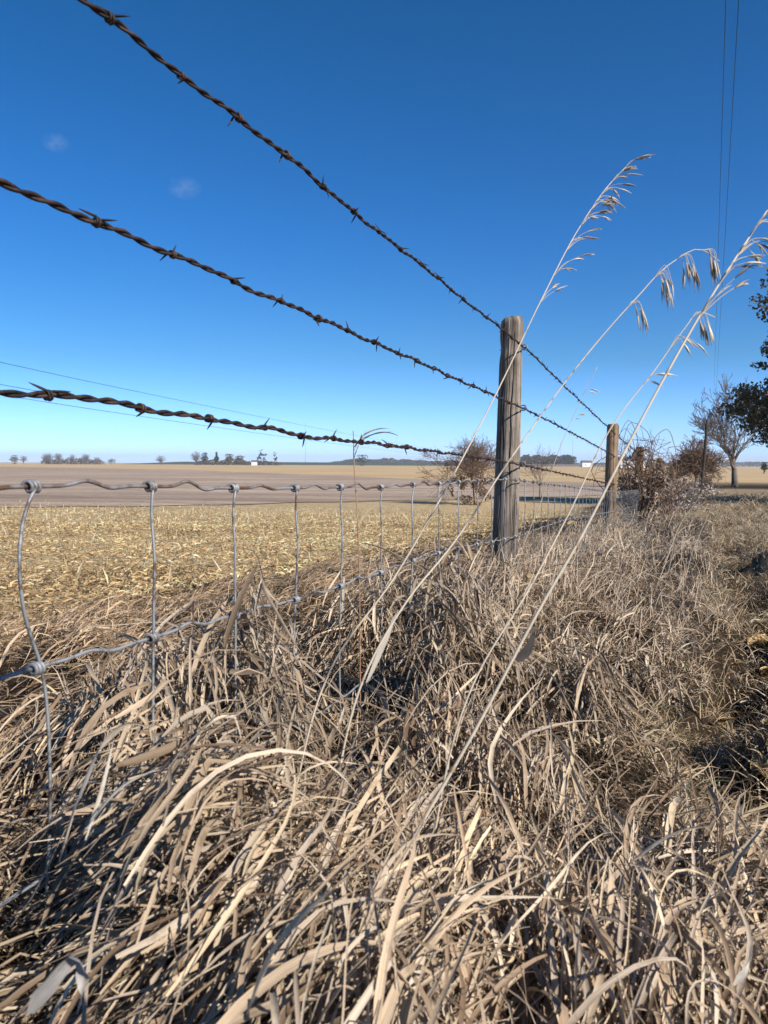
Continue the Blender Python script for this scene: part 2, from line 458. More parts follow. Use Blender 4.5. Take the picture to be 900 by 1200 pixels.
HOLLOWS = [(1.62, .665, .17, .30), (2.25, 1.03, .14, .22), (3.3, 1.62, .2, .3)]
def hollow(x, y):
    h = np.zeros(np.shape(x))
    for hy, hx, rx, ry in HOLLOWS:
        u0, s0 = us(hx, hy); u, s = us(x, y)
        h = np.maximum(h, sstep(1.15, .7, np.hypot((u - u0) / rx, (s - s0) / ry)) )
    return h
def mat_grass():
    mbn, mbf = MB(), MB()
    bands = [(.28, 1.0, 12500, 10, 0), (1.0, 2.2, 34000, 8, 0), (2.2, 4.5, 46000, 7, 0), (4.5, 9, 42000, 5, 0), (9, 16, 26000, 4, 0)]
    for r0, r1, n, K, pw in bands:
        x, y = sample(n * 2, r0, r1, R(44), pw)
        u, s = us(x, y)
        edge = edge_of(s) + .14 * (vnoise(x, y, .2, 77) - .4)
        keep = (u > -1.75 + (vnoise(x, y, .5, 21) - .5) * .8) & (u < edge)
        # thinner cover in gaps, which show the dark inside of the mat
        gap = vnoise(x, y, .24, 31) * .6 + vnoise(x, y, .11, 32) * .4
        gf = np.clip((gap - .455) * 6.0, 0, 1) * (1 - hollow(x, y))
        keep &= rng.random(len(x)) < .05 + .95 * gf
        x, y, u, s, gf = x[keep], y[keep], u[keep], s[keep], gf[keep]
        m = len(x)
        th = mat_h(x, y) * (.15 + .95 * gf); g = ground_h(x, y)
        comb = 1 - sstep(.15, .70, u + .25 * (vnoise(x, y, .4, 8) - .5) + .08 * s)       # 1 = combed over, 0 = tangled
        comb = np.where(u < -.3, .55, comb)
        isc = rng.random(m) < comb * .75 + .08
        L = np.where(isc, rng.uniform(.10, .34, m), rng.uniform(.035, .13, m))
        L *= np.where(np.hypot(x, y) < .8, .8, 1)
        L *= np.where(u < -.3, .8, 1)
        W = np.minimum(rng.gamma(2.3, .00125, m) + .0010, .0105)
        W = np.where(isc, W, W * .95)
        W *= 1 + .25 * np.clip((np.hypot(x, y) - 5) / 6, 0, 1.3)
        W = np.where((rng.random(m) < .05) & (np.hypot(x, y) < 3), W * 1.45, W)
        azc = R(34) + (vnoise(x, y, .5, 5) - .5) * R(110) + rng.normal(0, R(24), m)
        aza = rng.uniform(-np.pi, np.pi, m)
        aza = np.where(rng.random(m) < .45, R(40) + rng.normal(0, R(45), m), aza)
        azc = azc - R(14) * (u > -.2) + R(8) * (u < -.2)
        az = np.where(isc, azc, aza)
        dep = rng.random(m) ** .8
        z = g + np.maximum(th, .01) * (.15 + .75 * (1 - dep)) - np.where(isc, L * .14, L * .28)
        el0 = np.where(isc, rng.normal(R(24), R(20), m), rng.uniform(R(-5), R(65), m))
        el1 = np.where(isc, rng.normal(R(-28), R(22), m), rng.normal(R(-45), R(45), m))
        bend = np.where(isc, rng.normal(0, .35, m), rng.normal(0, 1.4, m))
        px = np.array([.2, .19, .17, .14, .16, .06, .08])
        col = colours(m, PAL, px, .006 if r0 > 2 else 0.0)
        patch_tone = .72 + .55 * vnoise(x, y, .25, 12)  # random patchy tone of the dead grass itself
        col *= patch_tone[:, None]
        col = np.where((u < -.3)[:, None], col * np.array([.95, .88, .8]), col)
        mb = mbn if r1 < 3 else mbf
        # root back so that the blade's middle lies over its sampled spot
        xx = x - np.sin(az) * L * .4; yy = y - np.cos(az) * L * .4
        ok = (np.hypot(xx, yy) > .26) & (np.hypot(x + np.sin(az) * L * .6, y + np.cos(az) * L * .6) > .28)
        sel = ok
        blades(mb, xx[sel], yy[sel], z[sel], L[sel], W[sel], az[sel], el0[sel], el1[sel], bend[sel], K, col[sel],
               three=r1 < 5, curl=.65, kink=.45)
    tag(mbn.build('matted_grass', M['blade']), 'matted dead tan grass lying combed over along the fence', 'dry grass', kind='stuff')
    o = mbf.build('tangled_grass', M['blade'])
    tag(o, 'tangled pale dead grass farther along the fence ridge', 'dry grass', kind='stuff')
    return
mat_grass()

def wispy():
    # loose upright wisps standing out of the mat, finer and paler farther along the ridge
    mb = MB()
    x, y = sample(9000, 2.5, 15, R(36), 1)
    u, s = us(x, y); k = (u > -.25) & (u < edge_of(s) + .05); x, y, u, s = x[k], y[k], u[k], s[k]; m = len(x)
    z = ground_h(x, y) + mat_h(x, y) * .8
    blades(mb, x, y, z, rng.uniform(.08, .26, m), rng.uniform(.0015, .004, m), R(35) + rng.normal(0, .7, m), rng.uniform(R(30), R(85), m),
           rng.uniform(R(-20), R(60), m), rng.normal(0, .4, m), 5, colours(m) * 1.08, three=False, curl=.3)
    tag(mb.build('wispy_grass', M['blade']), 'thin pale wisps of dead grass standing out of the ridge', 'dry grass', kind='stuff')
wispy()
def litter():
    mb = MB()
    for r0, r1, n in [(.3, 1.5, 16000), (1.5, 5, 42000)]:
        x, y = sample(n, r0, r1, R(42), 0); u, s = us(x, y)
        k = (u > -2.2) & (u < 3.5); x, y = x[k], y[k]; m = len(x)
        pal = np.array([[.26, .18, .11], [.16, .105, .06], [.36, .27, .18], [.44, .34, .22], [.10, .065, .04]])
        blades(mb, x, y, soil_h(x, y) + rng.uniform(0, .025, m), rng.uniform(.015, .07, m), rng.uniform(.0012, .0045, m), rng.uniform(-3.1, 3.1, m),
               rng.uniform(R(-5), R(55), m), rng.uniform(R(-50), R(30), m), rng.normal(0, .9, m), 4, colours(m, pal), three=False, curl=.5)
    tag(mb.build('grass_litter', M['blade']), 'short broken brown litter on the soil under the grass', 'litter', kind='stuff')
litter()
def upright():
    mb = MB(); n = 2600
    s = rng.uniform(-1.35, 4.5, n); u = rng.normal(.0, .13, n)
    cl = vnoise(s, u, .16, 61); k = (cl > .52) & (rng.random(n) < 1.1 - .12 * s); s, u = s[k], u[k]; m = len(s)
    x = OX + s * DX + u * DY; y = OY + s * DY - u * DX
    z = ground_h(x, y) + mat_h(x, y) * .5
    blades(mb, x, y, z, rng.uniform(.10, .28, m) * (.5 + .5 * sstep(-1.3, -.3, s)), rng.uniform(.003, .0075, m), R(30) + rng.normal(0, .55, m), rng.uniform(R(45), R(85), m), rng.uniform(R(-60), R(55), m), rng.normal(0, .5, m), 9, colours(m) * 1.05, curl=.5)
    tag(mb.build('upright_grass', M['blade']), 'taller clumps of dead grass poking through the woven wire', 'dry grass', kind='stuff')
upright()

def verge():
    mb = MB()
    for r0, r1, n, K in [(.6, 2.5, 22000, 5), (2.5, 7, 36000, 4), (7, 16, 60000, 3), (14, 42, 70000, 3)]:
        x, y = sample(n * 3, r0, r1, R(44), 1 if r0 > 5 else 0)
        u, s = us(x, y)
        k = (u > edge_of(s) - .05) & (x / y < .75)
        tr = vnoise(x, y, .42, 41)
        k &= rng.random(len(x)) < np.clip((tr - .32) * 4, .12, 1)
        x, y, u, s = x[k], y[k], u[k], s[k]; m = len(x)
        r = np.hypot(x, y)
        z = ground_h(x, y) - .005
        L = rng.uniform(.04, .14, m) * (.6 + .9 * vnoise(x, y, .6, 42)) * (1 + np.clip(r - 6, 0, 20) / 12); W = rng.uniform(.0015, .004, m) * (1 + r / 7)
        pal = np.array([[.42, .30, .18], [.50, .39, .26], [.30, .205, .12], [.24, .18, .09], [.56, .46, .34]])
        blades(mb, x, y, z, L, W, rng.uniform(-3.1, 3.1, m), rng.uniform(R(10), R(88), m), rng.uniform(R(-70), R(50), m),
               rng.normal(0, .8, m), K, colours(m, pal, None, .05), three=False, curl=.4)
    tag(mb.build('verge_grass', M['blade']), 'short brown grass of the rutted verge right of the ridge', 'verge grass', kind='stuff')
verge()

def residue():
    mb = MB()
    pal = np.array([[.62, .50, .30], [.52, .40, .23], [.70, .60, .41], [.38, .28, .16], [.24, .17, .10], [.46, .37, .24]])
    for r0, r1, n in [(2.2, 6, 45000), (6, 13, 100000), (13, 26, 90000)]:
        x, y = sample(n, r0, r1, R(40), 0)
        u, s = us(x, y); k = (u < -1.35 - rng.random(len(x)) * .5) & (rng.random(len(x)) > sstep(16, 24, y))
        x, y = x[k], y[k]; m = len(x); r = np.hypot(x, y)
        z = ground_h(x, y) + rng.uniform(0, .03, m)
        f = 1 + r / 14
        big = rng.random(m) < .5
        L = np.where(big, rng.uniform(.02, .07, m), rng.uniform(.012, .04, m)) * np.minimum(f, 1.25)
        W = np.where(big, rng.uniform(.005, .015, m), rng.uniform(.0025, .006, m)) * np.minimum(f, 1.25)
        dark = .30 + .50 * vnoise(x, y, 1.1, 51) + .40 * vnoise(x, y, .35, 52) + .35 * vnoise(x * .18, y + x * .06, .36, 53)
        blades(mb, x, y, z, L, W, rng.uniform(-3.1, 3.1, m), rng.uniform(R(-10), R(50), m), rng.uniform(R(-60), R(15), m),
               rng.normal(0, .9, m), 3, np.clip(colours(m, pal) * dark[:, None] * np.array([1.36, 1.23, 1.06]), 0, .75), three=True, curl=.3)
    # standing stubs in rows
    ys = np.arange(4.5, 20, .76)
    X = []; Y = []
    for yy in ys:
        xx = np.arange(-14, 9, .17) + rng.normal(0, .03, len(np.arange(-14, 9, .17))); X.append(xx); Y.append(yy + rng.normal(0, .04, len(xx)) + xx * .06)
    x = np.concatenate(X); y = np.concatenate(Y); u, s = us(x, y); k = (u < -1.6) & (y > 4) & (np.abs(x / y) < .7); x, y = x[k], y[k]; m = len(x)
    blades(mb, x, y, ground_h(x, y), rng.uniform(.06, .20, m), rng.uniform(.010, .018, m), rng.uniform(-3.1, 3.1, m), rng.uniform(R(55), R(90), m),
           rng.uniform(R(40), R(90), m), rng.normal(0, .3, m), 2, colours(m, pal[:3]) * .9, three=True)
    tag(mb.build('corn_residue', M['husk']), 'pale chopped corn stalks and husks littering the stubble field', 'corn residue', kind='stuff')
residue()

# ------------------------------------------------------------------ fence
fence = empty('wire_fence', fpos(0, float(base(0)), -.06))
tag(fence, 'old roadside fence of rusty barbed wire above woven wire on wooden posts', 'fence')
def fs(px, py):
    """a pixel on the plane of the wires -> (s, z)"""
    a, b = ray(px, py)
    # a*Y = OX + s*DX ; Y = OY + s*DY
    s = (a * OY - OX) / (DX - a * DY)
    Y = OY + s * DY
    return s, b * Y
def wire_path(pts, s0, s1, far):
    S = [fs(*p) for p in pts] + far
    S.sort()
    xs = np.array([p[0] for p in S]); zs = np.array([p[1] for p in S])
    def z(s):
        s = np.asarray(s, float)
        m = np.gradient(zs, xs)
        i = np.clip(np.searchsorted(xs, s, 'right') - 1, 0, len(xs) - 2)
        h = xs[i + 1] - xs[i]; q = (s - xs[i]) / h
        out = (2*q**3-3*q**2+1)*zs[i] + (q**3-2*q**2+q)*h*m[i] + (-2*q**3+3*q**2)*zs[i+1] + (q**3-q**2)*h*m[i+1]
        out = np.where(s < xs[0], zs[0] + (s - xs[0]) * m[0], out)
        return np.where(s > xs[-1], zs[-1] + (s - xs[-1]) * m[-1], out)
    return z
SP = [0.0]                                       # posts along the fence
s2, _ = fs(721, 541); SP.append(s2)
# heights of posts 3..6 below the eye fall away with the ground
S3, S4, S5, S6 = fs(750, 560)[0], 13.9, 18.5, 23.2
SP += [S3, S4, S5, S6]
drop = lambda s: float(base(s)) - float(base(0))
wires = {
 'a': [(100, 0), (185, 65), (260, 123), (330, 178), (393, 231), (462, 285), (530, 340), (586, 384), (612, 405), (660, 451), (715, 503)],
 'b': [(0, 212), (60, 237), (135, 270), (218, 303), (278, 332), (375, 373), (470, 415), (540, 446), (580, 464), (612, 478), (660, 502), (712, 530)],
 'c': [(0, 457), (93, 466), (182, 480), (240, 491), (303, 500), (352, 510), (417, 517), (480, 525), (540, 533), (597, 542), (650, 553), (716, 567)],
}
near_h = {'a': .50, 'b': .24, 'c': .0}
WZ = {}
for k, pts in wires.items():
    far = [(s, near_h[k] - .02 + drop(s)) for s in (S3, S4, S5, S6)]
    WZ[k] = wire_path(pts, -3, 22, far)
def U_off(s, seed):
    return .004 * np.sin(s * 2.1 + seed)
BARB = MB()
def barb_mesh():
    mb = MB()
    t = np.linspace(0, 1, 26)
    P = []
    turns = 2.0; r = .0043
    a = t * turns * 2 * np.pi
    core = np.stack([(t - .5) * .0085, r * np.cos(a), r * np.sin(a)], 1)
    d0 = core[0] - core[1]; d0 /= np.linalg.norm(d0); d1 = core[-1] - core[-2]; d1 /= np.linalg.norm(d1)
    e0 = [core[0] + (d0 + np.array([-.35, 0, 0])) * l for l in (.015, .010, .005)]
    e1 = [core[-1] + (d1 + np.array([.35, 0, 0])) * l for l in (.005, .010, .015)]
    P = np.vstack([e0, core, e1]); rad = np.full(len(P), .0014); rad[0] = rad[-1] = .0003; rad[1] = rad[-2] = .0010
    tube(mb, P, rad, 6)
    return mb
barb_src = barb_mesh().build('barb', M['rust'], nocol=False)
barb_me = barb_src.data; bpy.data.objects.remove(barb_src)
strand_label = {'a': 'top strand of rusty twisted barbed wire', 'b': 'second strand of rusty twisted barbed wire', 'c': 'third strand of rusty twisted barbed wire at eye level'}
for ki, k in enumerate('abc'):
    mb = MB()
    s = np.concatenate([np.arange(-5.2, -3.05, .02), np.arange(-3.05, -.5, .005), np.arange(-.5, s2, .008), np.arange(s2, 24, .03)])
    pitch = .066
    cz = WZ[k](s) + .0015 * np.sin(s * 31 + ki) + .001 * np.sin(s * 57)
    for ph in (0, np.pi):
        a = s / pitch * 2 * np.pi + ph
        P = np.array([list(fpos(si, zi + .0020 * math.sin(ai), .0020 * math.cos(ai) + .002 * math.sin(si * 9 + ki))) for si, zi, ai in zip(s, cz, a)])
        tube(mb, P, np.where(s < s2, .0021, .0021), 6)
    st = mb.build('barbed_strand', M['rust'], fence); st['label'] = strand_label[k]
    off = {'a': .04, 'b': .02, 'c': .087}[k]
    bs = np.concatenate([np.arange(-3.0 + off, 14, .135), np.arange(-3.135 + off, -4.9, -.135)])
    far_mb = MB()
    for i, sb in enumerate(bs):
        sb = sb + random.gauss(0, .006)
        zc = float(WZ[k](sb)) + .0015 * math.sin(sb * 31 + ki)
        dz = (float(WZ[k](sb + .01)) - float(WZ[k](sb - .01))) / .02
        X = Vector((DX, DY, dz)).normalized(); Yv = Vector((0, 0, 1)).cross(X).normalized(); Zv = X.cross(Yv)
        rot = Matrix((X, Yv, Zv)).transposed().to_4x4()
        mw = Matrix.Translation(fpos(sb, zc, .002 * math.sin(sb * 9 + ki))) @ rot @ Matrix.Rotation(random.uniform(0, 6.28), 4, 'X') @ Matrix.Rotation(random.gauss(0, .12), 4, 'Z') @ Matrix.Scale(random.uniform(.85, 1.15), 4)
        if i < 33:
            o = bpy.data.objects.new('barb', barb_me); C.objects.link(o); o.parent = st
            o.matrix_parent_inverse = Matrix.Identity(4)
            o.matrix_basis = Matrix.Translation(-fence.location) @ Matrix.Identity(4)
            o.matrix_basis = (Matrix.Translation(fence.location) @ st.matrix_parent_inverse).inverted() @ mw
        else:
            v = np.empty(len(barb_me.vertices) * 3); barb_me.vertices.foreach_get('co', v); v = v.reshape(-1, 3)
            q = np.array([list(p.vertices) for p in barb_me.polygons])
            Mw = np.array(mw); far_mb.add(v @ Mw[:3, :3].T + Mw[:3, 3], q)
    fo = far_mb.build('barbs', M['rust']); fo.parent = st
    fo.matrix_basis = (Matrix.Translation(fence.location) @ st.matrix_parent_inverse).inverted(); fo['kind'] = 'stuff'

# woven wire
top_pts = [(0, 571), (40, 570), (178, 570), (275, 572), (347, 572), (400, 571), (447, 571), (485, 568), (515, 567), (560, 563), (597, 562), (640, 567), (718, 576)]
low_pts = [(0, 796), (60, 779), (150, 757), (190, 745), (300, 715), (366, 698), (415, 682), (456, 668), (485, 657), (520, 647), (600, 630), (655, 612), (716, 600)]
WT = wire_path(top_pts, -3, 8, [(s, -.066 + drop(s)) for s in (S3, S4)])
WL = wire_path(low_pts, -3, 8, [(s, -.30 + drop(s)) for s in (S3, S4)])
WB = lambda s: WL(s) - .22
stays = [-4.75, -4.55, -4.35, -4.15, -3.95, -3.75, -3.55, -3.35, -3.15, -2.95, -2.75] + [fs(px, 570)[0] for px in (-95, 40, 178, 275, 347, 400, 447, 485, 515, 538, 560)]
while stays[-1] < S4: stays.append(stays[-1] + .2 + random.gauss(0, .006))
stays = np.array(stays)
def crimp(s, amp):
    i = np.clip(np.searchsorted(stays, s, 'right') - 1, 0, len(stays) - 2)
    q = np.clip((s - stays[i]) / (stays[i + 1] - stays[i]), 0, 1)
    hump = np.exp(-((q - .42) / .12) ** 2) - .45 * np.exp(-((q - .64) / .10) ** 2)
    va = .55 + .9 * ((i * 37 % 11) / 11.0)
    return amp * hump * va
for name, fn, lab, mat, rad, amp in (('line_wire', WT, 'top wire of the woven mesh, crimped and rust stained', 'galv_rust', .0023, .0062), ('line_wire', WL, 'grey woven line wire sinking into the grass', 'galv', .0021, .0045), ('line_wire', WB, 'lowest woven line wire buried in the grass', 'galv', .0020, .003)):
    s = np.concatenate([np.arange(stays[0] - .3, 0, .008), np.arange(0, S4, .02)])
    z = fn(s) + crimp(s, amp)
    P = np.array([list(fpos(a, b, -.004)) for a, b in zip(s, z)])
    mb = MB(); tube(mb, P, rad, 8)
    o = mb.build(name, M[mat], fence); o['label'] = lab
def knot_geo(mb, p, d, r=.0052):
    t = np.linspace(0, 1, 40); a = t * 3.2 * 2 * np.pi
    X = np.array(d); Yv = np.cross([0, 0, 1.0], X); Yv /= np.linalg.norm(Yv); Zv = np.cross(X, Yv)
    P = np.array(p) + X * ((t - .5) * .015)[:, None] + Yv * (r * np.cos(a))[:, None] + Zv * (r * np.sin(a))[:, None]
    tube(mb, P, .0021, 6)
for i, s in enumerate(stays):
    zt, zl, zb = float(WT(s)), float(WL(s)), float(WB(s))
    b1 = random.gauss(.0, .006) - .012; b2 = random.gauss(0, .012)
    if i == 12: b1 = -.024; b2 = .012
    if i == 13: b1 = -.002; b2 = -.004
    L = zt - zl
    pts = [fpos(s, zt, .002), fpos(s + b1 * .4, zt - .02, .0), fpos(s + b1, zt - L * .5, .004), fpos(s + b1 * .7, zt - L * .7, .002), fpos(s + b2 * .3, zl, 0),
           fpos(s + b2, (zl + zb) / 2, 0), fpos(s + b2 * .5, zb, 0), fpos(s, zb - .06, 0)]
    mb = MB(); tube(mb, spline(pts, 30 if s < 3 else 10), .0018, 6)
    st = mb.build('stay_wire', M['galv'], fence)
    if s < s2 + .3:
        for zz, fn in ((zt, WT), (zl, WL)):
            m2 = MB(); dz = float(fn(s + .01) - fn(s - .01)) / .02
            d = np.array([DX, DY, dz]); d /= np.linalg.norm(d)
            knot_geo(m2, list(fpos(s, zz, -.002)), d)
            kn = m2.build('wire_knot', M['galv'], None); kn.parent = st
            kn.matrix_basis = (Matrix.Translation(fence.location) @ st.matrix_parent_inverse).inverted()

def post(topc, basec, r_top, r_bot, mat, label, notch=False, seed=0, slant=0.0, K=220, n=240):
    ext = (basec - topc).normalized()
    basec = basec + ext * .3
    H = (topc - basec).length
    t = np.linspace(0, 1, n)
    th = np.arange(K) * 2 * np.pi / K
    r = r_bot + (r_top - r_bot) * t
    if notch:
        tz = (1 - t) * H
        r = r * (1 - .10 * np.exp(-((tz - .125) / .03) ** 2)) * (1 + .03 * np.exp(-((tz - .05) / .04) ** 2))
    r = r * (1 - .13 * np.exp(-((1 - t) * H) / .010))
    hh = (t * H)[:, None] + 0 * th[None]
    xx = np.cos(th)[None] + 0 * hh; yy = np.sin(th)[None] + 0 * hh
    g = vnoise(th[None] / 6.283 * 34 + 0 * hh, hh * 1.6 + seed, 1, seed) - .5
    wrap = np.minimum(th, 2 * np.pi - th)
    g = vnoise(wrap[None] * 6.5 + 0 * hh, hh * 1.4 + seed * 3.3, 1, seed + 3) - .5
    g2 = vnoise(np.where(th > np.pi, 40, 0)[None] + wrap[None] * 14 + 0 * hh, hh * 3.2, 1, seed + 7)
    crack = -np.clip(.24 - g2, 0, 1) * 3.0
    rc = np.random.default_rng(seed * 11 + 3); deep = np.zeros_like(hh)
    for q_ in range(26 if notch else 14):
        t0 = rc.uniform(0, 2 * np.pi); c0 = rc.uniform(0, 1) * H; ln_ = rc.uniform(.08, .38); wd_ = rc.uniform(.022, .06); dp = rc.uniform(.06, .22)
        tt_ = t0 + .10 * np.sin(hh * rc.uniform(3, 9) + q_) + .05 * np.sin(hh * 31 + q_)
        dth = np.angle(np.exp(1j * (th[None] - tt_)))
        deep = np.maximum(deep, dp * np.exp(-(dth / wd_) ** 2) * np.clip(1 - ((hh - c0) / ln_) ** 2, 0, 1) ** .5)
    crack = crack - deep / .26
    lump = (vnoise(xx * 1.2 + seed, hh * 4, 1, seed + 2) - .5) + (vnoise(yy * 1.2 + seed, hh * 4, 1, seed + 5) - .5)
    rad = r[:, None] * (1 + .07 * g + .06 * lump + .26 * crack)
    axis = topc - basec
    A = Vector((1, 0, 0)); B = Vector((0, 1, 0))
    cen = np.array([list(basec + axis * a) for a in t])
    V = cen[:, None] + rad[..., None] * (np.cos(th)[None, :, None] * np.array(A) + np.sin(th)[None, :, None] * np.array(B))
    # top: rings closing to the centre with checks and a weathered slope
    rings = []
    for q in (.96, .80, .55, .28, .04):
        z = .004 * (1 - q) + .010 * (vnoise(np.cos(th) * q * 3 + seed, np.sin(th) * q * 3, 1, 3) - .5) + slant * np.cos(th) * q * r_top
        z = z - .010 * np.exp(-(np.sin(th * 1.0 + .8) * q / .12) ** 2) * (1 - q)
        if q > .9: z = z + .002
        rings.append(np.stack([cen[-1][0] + rad[-1] * q * np.cos(th), cen[-1][1] + rad[-1] * q * np.sin(th), cen[-1][2] + .003 + z], 1))
    V[-1, :, 2] += slant * np.cos(th) * r_top
    V = np.concatenate([V, np.array(rings)], 0)
    nn = V.shape[0]; i = np.arange(nn - 1)[:, None] * K; j = np.arange(K)[None]; j2 = (j + 1) % K
    f = np.stack([i + j, i + j2, i + K + j2, i + K + j], -1).reshape(-1, 4)
    mb = MB(); mb.add(V.reshape(-1, 3), f)
    o = mb.build('post', M[mat]); o.parent = fence; o.location = -fence.location; o['label'] = label
    return o
PU = -.060
p1 = fpos(0, 0, PU); D1 = p1.y
P1 = post(at(600.5, 374, D1), Vector((at(590, 640, D1).x, D1, float(base(0)))), .047, .0565, 'wood', 'near thick grey weathered post with a notched head', True, 1, .10)
p2 = fpos(s2, 0, PU); D2 = p2.y
post(at(718.5, 497.5, D2), Vector((at(714, 607, D2).x, D2, float(base(s2)))), .056, .062, 'wood2', 'second post, round, smooth and brown', False, 2, .05, 48, 90)
pb = fpos(-4.9, 0, PU)
post(Vector((pb.x, pb.y, .56)), Vector((pb.x, pb.y, float(base(-4.9)))), .052, .06, 'wood', 'grey post holding the fence end behind the viewpoint', False, 4, .05, 48, 90)
for (px, py, sv, rad, lab) in ((750, 524, S3, .062, 'third post, reddish and wrapped in vines'), (773, 537, S4, .062, 'fourth post standing behind the vines'), (789, 553, S5, .06, 'small dark far post'), (803, 560, S6, .06, 'small dark far post')):
    D = fpos(sv, 0, PU).y; tp = at(px, py, D)
    post(tp, Vector((tp.x - .03, D, float(base(sv)))), rad, rad * 1.05, 'wood3', lab, False, int(sv), 0, 24, 30)
# staples and the wire wraps round the first post
for k, zz in (('a', None), ('b', None), ('c', None)):
    z = float(WZ[k](0.0)) + .004
    th = np.linspace(R(-24), R(140), 40)
    cx, cy = p1.x, p1.y; rr = .0545
    t = np.clip((at(600.5, 374, D1).z - z) / 1.0, 0, 1); cxx = at(600.5, 374, D1).x * (1 - t * .9) + at(590, 640, D1).x * t * .9
    P = np.stack([cxx + (rr + .001) * np.cos(th), cy + rr * np.sin(th), z + .003 * np.sin(th * 2)], 1)
    mb = MB(); tube(mb, P, .0016, 6); 
    o = mb.build('tie_wire', M['rust'], fence)
    sp_ = MB(); c = fpos(0, z, .003)
    pts = [c + Vector((-.02 * DY, .02 * DX, .009)), c + Vector((.001, -.003, .008)), c + Vector((.004, -.004, 0)), c + Vector((.001, -.003, -.008)), c + Vector((-.02 * DY, .02 * DX, -.009))]
    tube(sp_, spline(pts, 14), .0024, 6); sp_.build('staple', M['galv'], fence)

# ------------------------------------------------------------------ trees and shrubs
def grow(out, rg, p, d, L, r, lev, maxlev, spread, up, kids, seg=4, wig=.12, ratio=.68):
    pts = [p.copy()]; rad = [r]; q = p.copy(); dd = d.copy()
    for i in range(seg):
        wg = wig * (.3 if lev == 0 else 1)
        dd = (dd + Vector((rg.gauss(0, wg), rg.gauss(0, wg), rg.gauss(0, wg) + up))).normalized()
        q = q + dd * (L / seg); pts.append(q.copy()); rad.append(r * (1 - .55 * (i + 1) / seg))
    out.append((lev, np.array([list(a) for a in pts]), np.array(rad)))
    if lev >= maxlev: return
    n = kids[min(lev, len(kids) - 1)]
    for k in range(n):
        f = rg.uniform(.35 if lev else .6, 1.0) if k < n - 1 else 1.0
        idx = min(seg, max(1, int(round(f * seg))))
        ax = Vector((rg.gauss(0, 1), rg.gauss(0, 1), rg.gauss(0, 1))).cross(dd).normalized()
        ang = rg.gauss(spread, .18) if k < n - 1 else rg.gauss(spread * .35, .1)
        nd = (Matrix.Rotation(ang, 3, ax) @ dd).normalized()
        grow(out, rg, pts[idx], nd, L * ratio * rg.uniform(.75, 1.15), max(rad[idx] * .72, .0025), lev + 1, maxlev, spread, up, kids, max(2, seg - 1), wig * 1.15, ratio)
def tree_parts(base_p, H, r, seed, maxlev=5, spread=.55, up=.05, kids=(5, 4, 4, 3, 3), trunk=.3, wig=.12, ratio=.68, minr=.006):
    rg = random.Random(seed); out = []
    grow(out, rg, base_p, Vector((0, 0, 1)), H * trunk, r, 0, maxlev, spread, up, kids, 4, wig, ratio)
    top = max(a[1][:, 2].max() for a in out) - base_p.z
    k = H / top
    b = np.array(base_p)
    return [(lv, (P - b) * np.array([k, k, k]) + b, np.maximum(rr * 1, minr * (1.6 if lv < 2 else 1))) for lv, P, rr in out]
def bare_tree(name, label, cat, base_p, H, r, seed, mt='bark', mc='twig', group=None, **kw):
    parts = tree_parts(base_p, H, r, seed, **kw)
    root = empty(name, base_p); tag(root, label, cat, group)
    a, b = MB(), MB()
    for lv, P, rr in parts:
        tube(a if lv <= 1 else b, P, rr, 7 if lv <= 1 else 4 if lv <= 3 else 3, cap=lv <= 1)
    a.build('trunk', M[mt], root); b.build('crown', M[mc], root)
    return parts
def leaf_cards(mb, P, size, col, flat=.6):
    n = len(P)
    a = rng.normal(size=(n, 3)); a /= np.linalg.norm(a, axis=1)[:, None]
    b = np.cross(a, rng.normal(size=(n, 3))); b /= np.linalg.norm(b, axis=1)[:, None]
    sz = size * rng.uniform(.6, 1.3, (n, 1))
    V = np.stack([P - a * sz, P + b * sz * flat, P + a * sz, P - b * sz * flat], 1)
    f = np.arange(n * 4).reshape(-1, 4)
    mb.add(V.reshape(-1, 3), f, np.repeat(col, 4, 0))

# bare maple on the roadside
bt = ground_at(861, 571)
bare_tree('bare_tree', 'leafless roadside tree with a short trunk and a fan of grey branches', 'tree', bt, abs(at(861, 438, bt.y).z - bt.z), .24, 12,
          maxlev=6, kids=(7, 4, 4, 3, 3, 2), spread=.48, trunk=.26, up=.10, minr=.014, ratio=.72)
